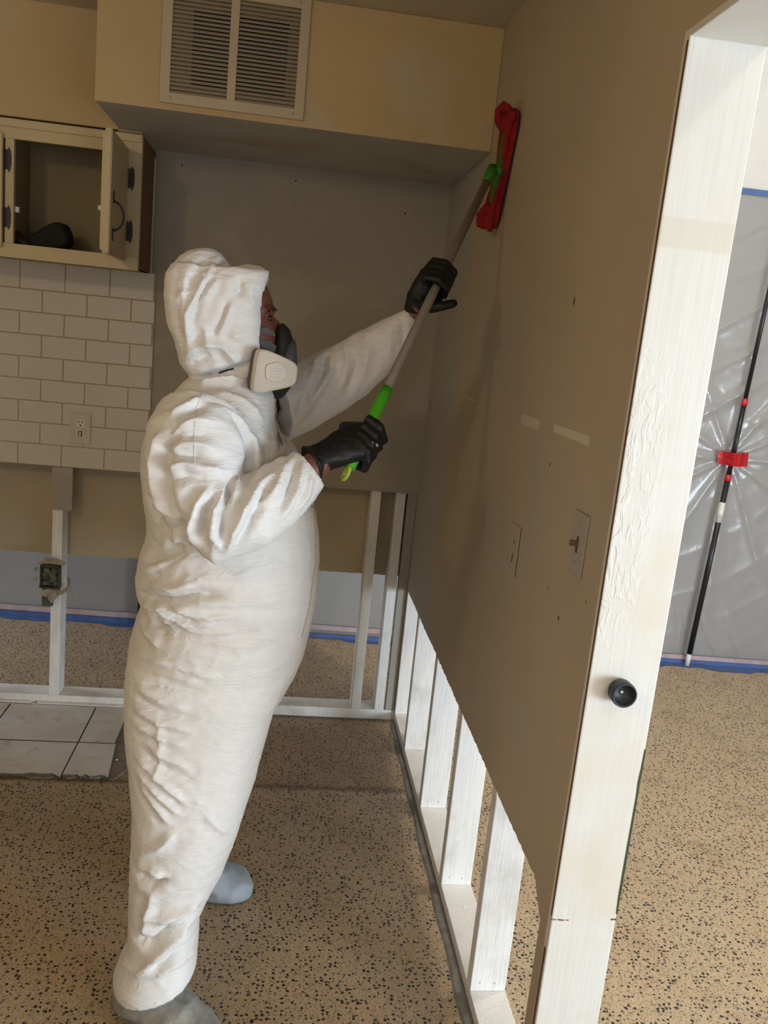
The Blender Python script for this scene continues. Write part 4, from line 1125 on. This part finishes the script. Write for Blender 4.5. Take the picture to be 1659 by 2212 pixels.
# gloves: palm and five fingers closed on the pole
def hand(ctr, e1, e2, wrist_pts, fingers, thumb, extra=(), vox=.0026):
    """e1, e2: axes across the pole; positions given as (along pole, e1, e2) in metres"""
    def W(p): return ctr + PD * p[0] + e1 * p[1] + e2 * p[2]
    parts = []
    for f in fingers:
        parts.append(tube_pts([W(p) for p in f], [.0112, .0108, .0100, .0092, .0080][:len(f)], 12))
        p = W(f[-1]); parts.append(loft([ring(p + PD * z, e1 * r, e2 * r, 10) for z, r in ((-.008, .002), (-.005, .0066), (0, .0085), (.005, .0066), (.008, .002))]))
    parts.append(tube_pts([W(p) for p in thumb], [.0160, .0140, .0115, .0105, .0070][:len(thumb)], 12))
    for c, a1, a2 in wrist_pts: pass
    parts.append(loft([ring(c, a1, a2, 24, 2.3) for c, a1, a2 in wrist_pts]))
    for x in extra: parts.append(x)
    me = remesh(parts, vox, 3, .5)
    n = len(me.vertices); c = np.empty(n * 3); me.vertices.foreach_get('co', c); c = c.reshape(-1, 3)
    nn = np.empty(n * 3); me.vertex_normals.foreach_get('vector', nn); nn = nn.reshape(-1, 3)
    d = np.array([mnoise.noise((p[0] * 70, p[1] * 70, p[2] * 70)) * .0012 for p in c])
    c = c + nn * d[:, None]; me.vertices.foreach_set('co', c.ravel()); me.update()
    return me
# right hand: back of the hand toward the viewer, fingers going over the front of the grip
gc = B_ + PD * onpole(958)
view = (CAM - gc).normalized(); e2 = (view - PD * view.dot(PD)).normalized(); e1 = e2.cross(PD).normalized()
if e1.dot(RT) > 0: e1 = -e1                              # e1 points to the wrist side
sp_ = [.034, .013, -.008, -.028]                         # index .. little finger along the grip
fingers = [[(s + .008, .012, .030), (s - .002, -.020, .036 - .003 * i), (s - .012, -.040 + .004 * i, .014), (s - .014, -.030, -.014), (s - .010, -.006, -.024)] for i, s in enumerate(sp_)]
thumb = [(.014, .044, .000), (.040, .024, -.016), (.056, .006, -.024), (.062, -.014, -.020), (.060, -.022, -.012)]
wv = (HR - gc)
k0 = gc + e2 * .018 + PD * .004
def lerp(a, b, t): return a + (b - a) * t
cuff = px(673, 1000, 1, -1.615)
dirw = (k0 - cuff).normalized(); side = (PD - dirw * PD.dot(dirw)).normalized(); thk = dirw.cross(side).normalized()
prof = [(0.0, .035, .034), (.05, .0335, .032), (.10, .032, .030), (.28, .031, .027), (.5, .036, .025), (.75, .042, .023), (.95, .041, .020), (1.08, .036, .016)]
wp = [(lerp(cuff, k0, t), side * a, thk * b) for t, a, b in prof]
cuffroll = tube_pts([cuff + side * .0355 * math.cos(a) + thk * .0345 * math.sin(a) for a in [2 * math.pi * j / 28 for j in range(28)]], .0028, 8, True)
glove_r = link('glove', hand(gc, e1, e2, wp, fingers, thumb, [cuffroll]), M_GLOVE, None, True)
# small white print on a finger
pr = [px(u, v, 1, -1.0) for u, v in ()]
gb = BVHTree.FromPolygons([v.co.copy() for v in glove_r.data.vertices], [tuple(p.vertices) for p in glove_r.data.polygons])
q = [gb.ray_cast(CAM, ray(u, v).normalized())[0] for u, v in ((805, 953), (817, 961), (816, 966), (804, 958))]
prints = []
if all(x is not None for x in q):
    for k in range(4):
        t0_, t1_ = k / 4 + .03, (k + 1) / 4 - .04
        pts = [q[0].lerp(q[1], t0_), q[0].lerp(q[1], t1_), q[3].lerp(q[2], t1_), q[3].lerp(q[2], t0_)]
        prints.append(prism('size_print', [p + view * .0018 for p in pts], -view * .0012, M_WHITEP))
# left hand: behind the pole, fingers closing over its front, thumb out on the far side
gl = B_ + PD * onpole(612)
view2 = (CAM - gl).normalized(); f2 = (view2 - PD * view2.dot(PD)).normalized(); f1 = f2.cross(PD).normalized()
if f1.dot(RT) > 0: f1 = -f1
fingers = [[(s - .006, .036 - .003 * i, -.004), (s + .004, .030, .020), (s + .004, .002, .030), (s + .002, -.024, .018), (s, -.026, -.002)] for i, s in enumerate((.034, .014, -.005, -.023))]
thumb = [(-.066, .018, -.018), (-.062, -.010, -.016), (-.056, -.030, -.004), (-.040, -.050, .002), (-.030, -.058, .002)]
cuff2 = px(897, 678, 1, -1.270)
k1 = gl + f1 * .030 + PD * (-.012) - f2 * .008
dw = (k1 - cuff2).normalized(); sd = (f1 - dw * f1.dot(dw)).normalized(); tk = dw.cross(sd).normalized()
prof = [(0, .026, .030), (.12, .026, .029), (.3, .029, .026), (.6, .030, .024), (.85, .026, .026), (1.15, .020, .028), (1.35, .014, .024)]
wp2 = [(lerp(cuff2, k1, t) - f2 * (.012 * (1 - t)), sd * a, tk * b) for t, a, b in prof]
palm2 = loft([ring(gl + PD * s + f1 * o_ - f2 * .022, f1 * a, f2 * .012, 18) for s, o_, a in ((-.075, .020, .018), (-.05, .006, .036), (-.02, .006, .034), (.02, .010, .030), (.045, .012, .022))])
cr2 = tube_pts([wp2[0][0] + sd * .0268 * math.cos(a) + tk * .0305 * math.sin(a) for a in [2 * math.pi * j / 24 for j in range(24)]], .0024, 8, True)
glove_l = link('glove', hand(gl, f1, f2, wp2, fingers, thumb, [palm2, cr2]), M_GLOVE, None, True)

# boots
def boot(heel, toe, shaft, mat, zs=.20, k=1.0):
    h, t = Vector(heel), Vector(toe); ax = (t - h); Lb = ax.length; ax.normalize(); sd = Vector((-ax.y, ax.x, 0))
    rings = []
    for s, w, ht in ((-.02, .020, .04), (0, .034, .075), (.10, .043, .100), (.28, .044, .115), (.45, .046, .098), (.62, .052, .078), (.80, .053, .062), (.93, .045, .053), (1.0, .030, .043), (1.04, .012, .030)):
        rings.append([h + ax * (s * Lb) + sd * (w * k * math.copysign(abs(math.cos(a)) ** .8, math.cos(a))) + Vector((0, 0, max(.004, ht * k * (.5 + .5 * math.sin(a))))) for a in [2 * math.pi * j / 28 for j in range(28)]])
    sh = loft([ring(Vector(c), ax * a, sd * b, 28) for c, a, b in shaft])
    me = remesh([loft(rings), sh], .005, 4)
    n = len(me.vertices); c = np.empty(n * 3); me.vertices.foreach_get('co', c); c = c.reshape(-1, 3)
    nn = np.empty(n * 3); me.vertex_normals.foreach_get('vector', nn); nn = nn.reshape(-1, 3)
    d = np.array([(1 - 2 * abs(mnoise.noise((p[0] * 11, p[1] * 11, p[2] * 20)))) ** 1.0 * .0075 * min(1, p[2] / .05) for p in c])
    c = c + nn * d[:, None]; c[:, 2] = np.maximum(c[:, 2], .002); me.vertices.foreach_set('co', c.ravel()); me.update()
    return link('boot', me, mat, None, True)
boot_r = boot((-.800, -1.565, 0), (-.545, -1.770, 0), [((-.757, -1.595, .05), .082, .060), ((-.752, -1.597, .10), .080, .064), ((-.745, -1.59, .14), .066, .060), ((-.735, -1.585, .19), .050, .050)], M_BOOT, k=1.18)
boot_l = boot((-.775, -1.172, 0), (-.548, -1.150, 0), [((-.735, -1.175, .05), .060, .050), ((-.730, -1.178, .10), .068, .056), ((-.725, -1.182, .18), .062, .056)], M_BOOT2, k=1.22)
under(person, body_o, suit_o, resp, glove_r, glove_l, boot_r, boot_l)
under(suit_o, *seams)
under(body_o, *eyes)
under(glove_r, *prints)
boot_l['label'] = 'blue-grey dusty boot'; boot_r['label'] = 'dark grey dusty boot'

# ------------------------------------------------------------------ lamps on the ceilings (out of frame)
def ceiling_lamp(name, x, y, z, power, col, r, label):
    e = empty(name, (x, y, z)); tag(e, label, 'lamp')
    bm = bmesh.new(); bm_add(bm, loft([[Vector((x + q * math.cos(a), y + q * math.sin(a), z - d)) for a in [2 * math.pi * j / 24 for j in range(24)]] for q, d in ((r * .9, .001), (r, .02), (r * .95, .03))]))
    b = from_bm('lamp_base', bm, M_WHITEP)
    m, nt, bs_ = new_mat('lamp_glass'); bs_.inputs['Emission Color'].default_value = rgba(col); bs_.inputs['Emission Strength'].default_value = 4
    bm = bmesh.new(); bm_add(bm, loft([[Vector((x + q * math.cos(a), y + q * math.sin(a), z - d)) for a in [2 * math.pi * j / 24 for j in range(24)]] for q, d in ((r * .92, .03), (r * .85, .06), (r * .5, .08), (r * .1, .085))]))
    gl_ = from_bm('lamp_glass', bm, m, None, True)
    l = bpy.data.lights.new('bulb', 'SPHERE' if False else 'POINT'); l.energy = power; l.color = col; l.shadow_soft_size = .09
    lo = bpy.data.objects.new('bulb', l); COL.objects.link(lo); lo.location = (x, y, z - .20)
    under(e, b, gl_, lo)
ceiling_lamp('ceiling_lamp', -1.75, -3.35, ZC, 25, (1.0, .72, .41), .14, 'round glass ceiling lamp in the kitchen')
ceiling_lamp('ceiling_lamp', 0.9, -1.2, LC, 85, (1.0, .93, .80), .16, 'round glass ceiling lamp in the living room')
ceiling_lamp('ceiling_lamp', 1.1, -4.3, LC, 34, (1.0, .80, .50), .16, 'added round glass lamp that warms the top of the jamb')  # unseen lamp, added to warm the top of the jamb
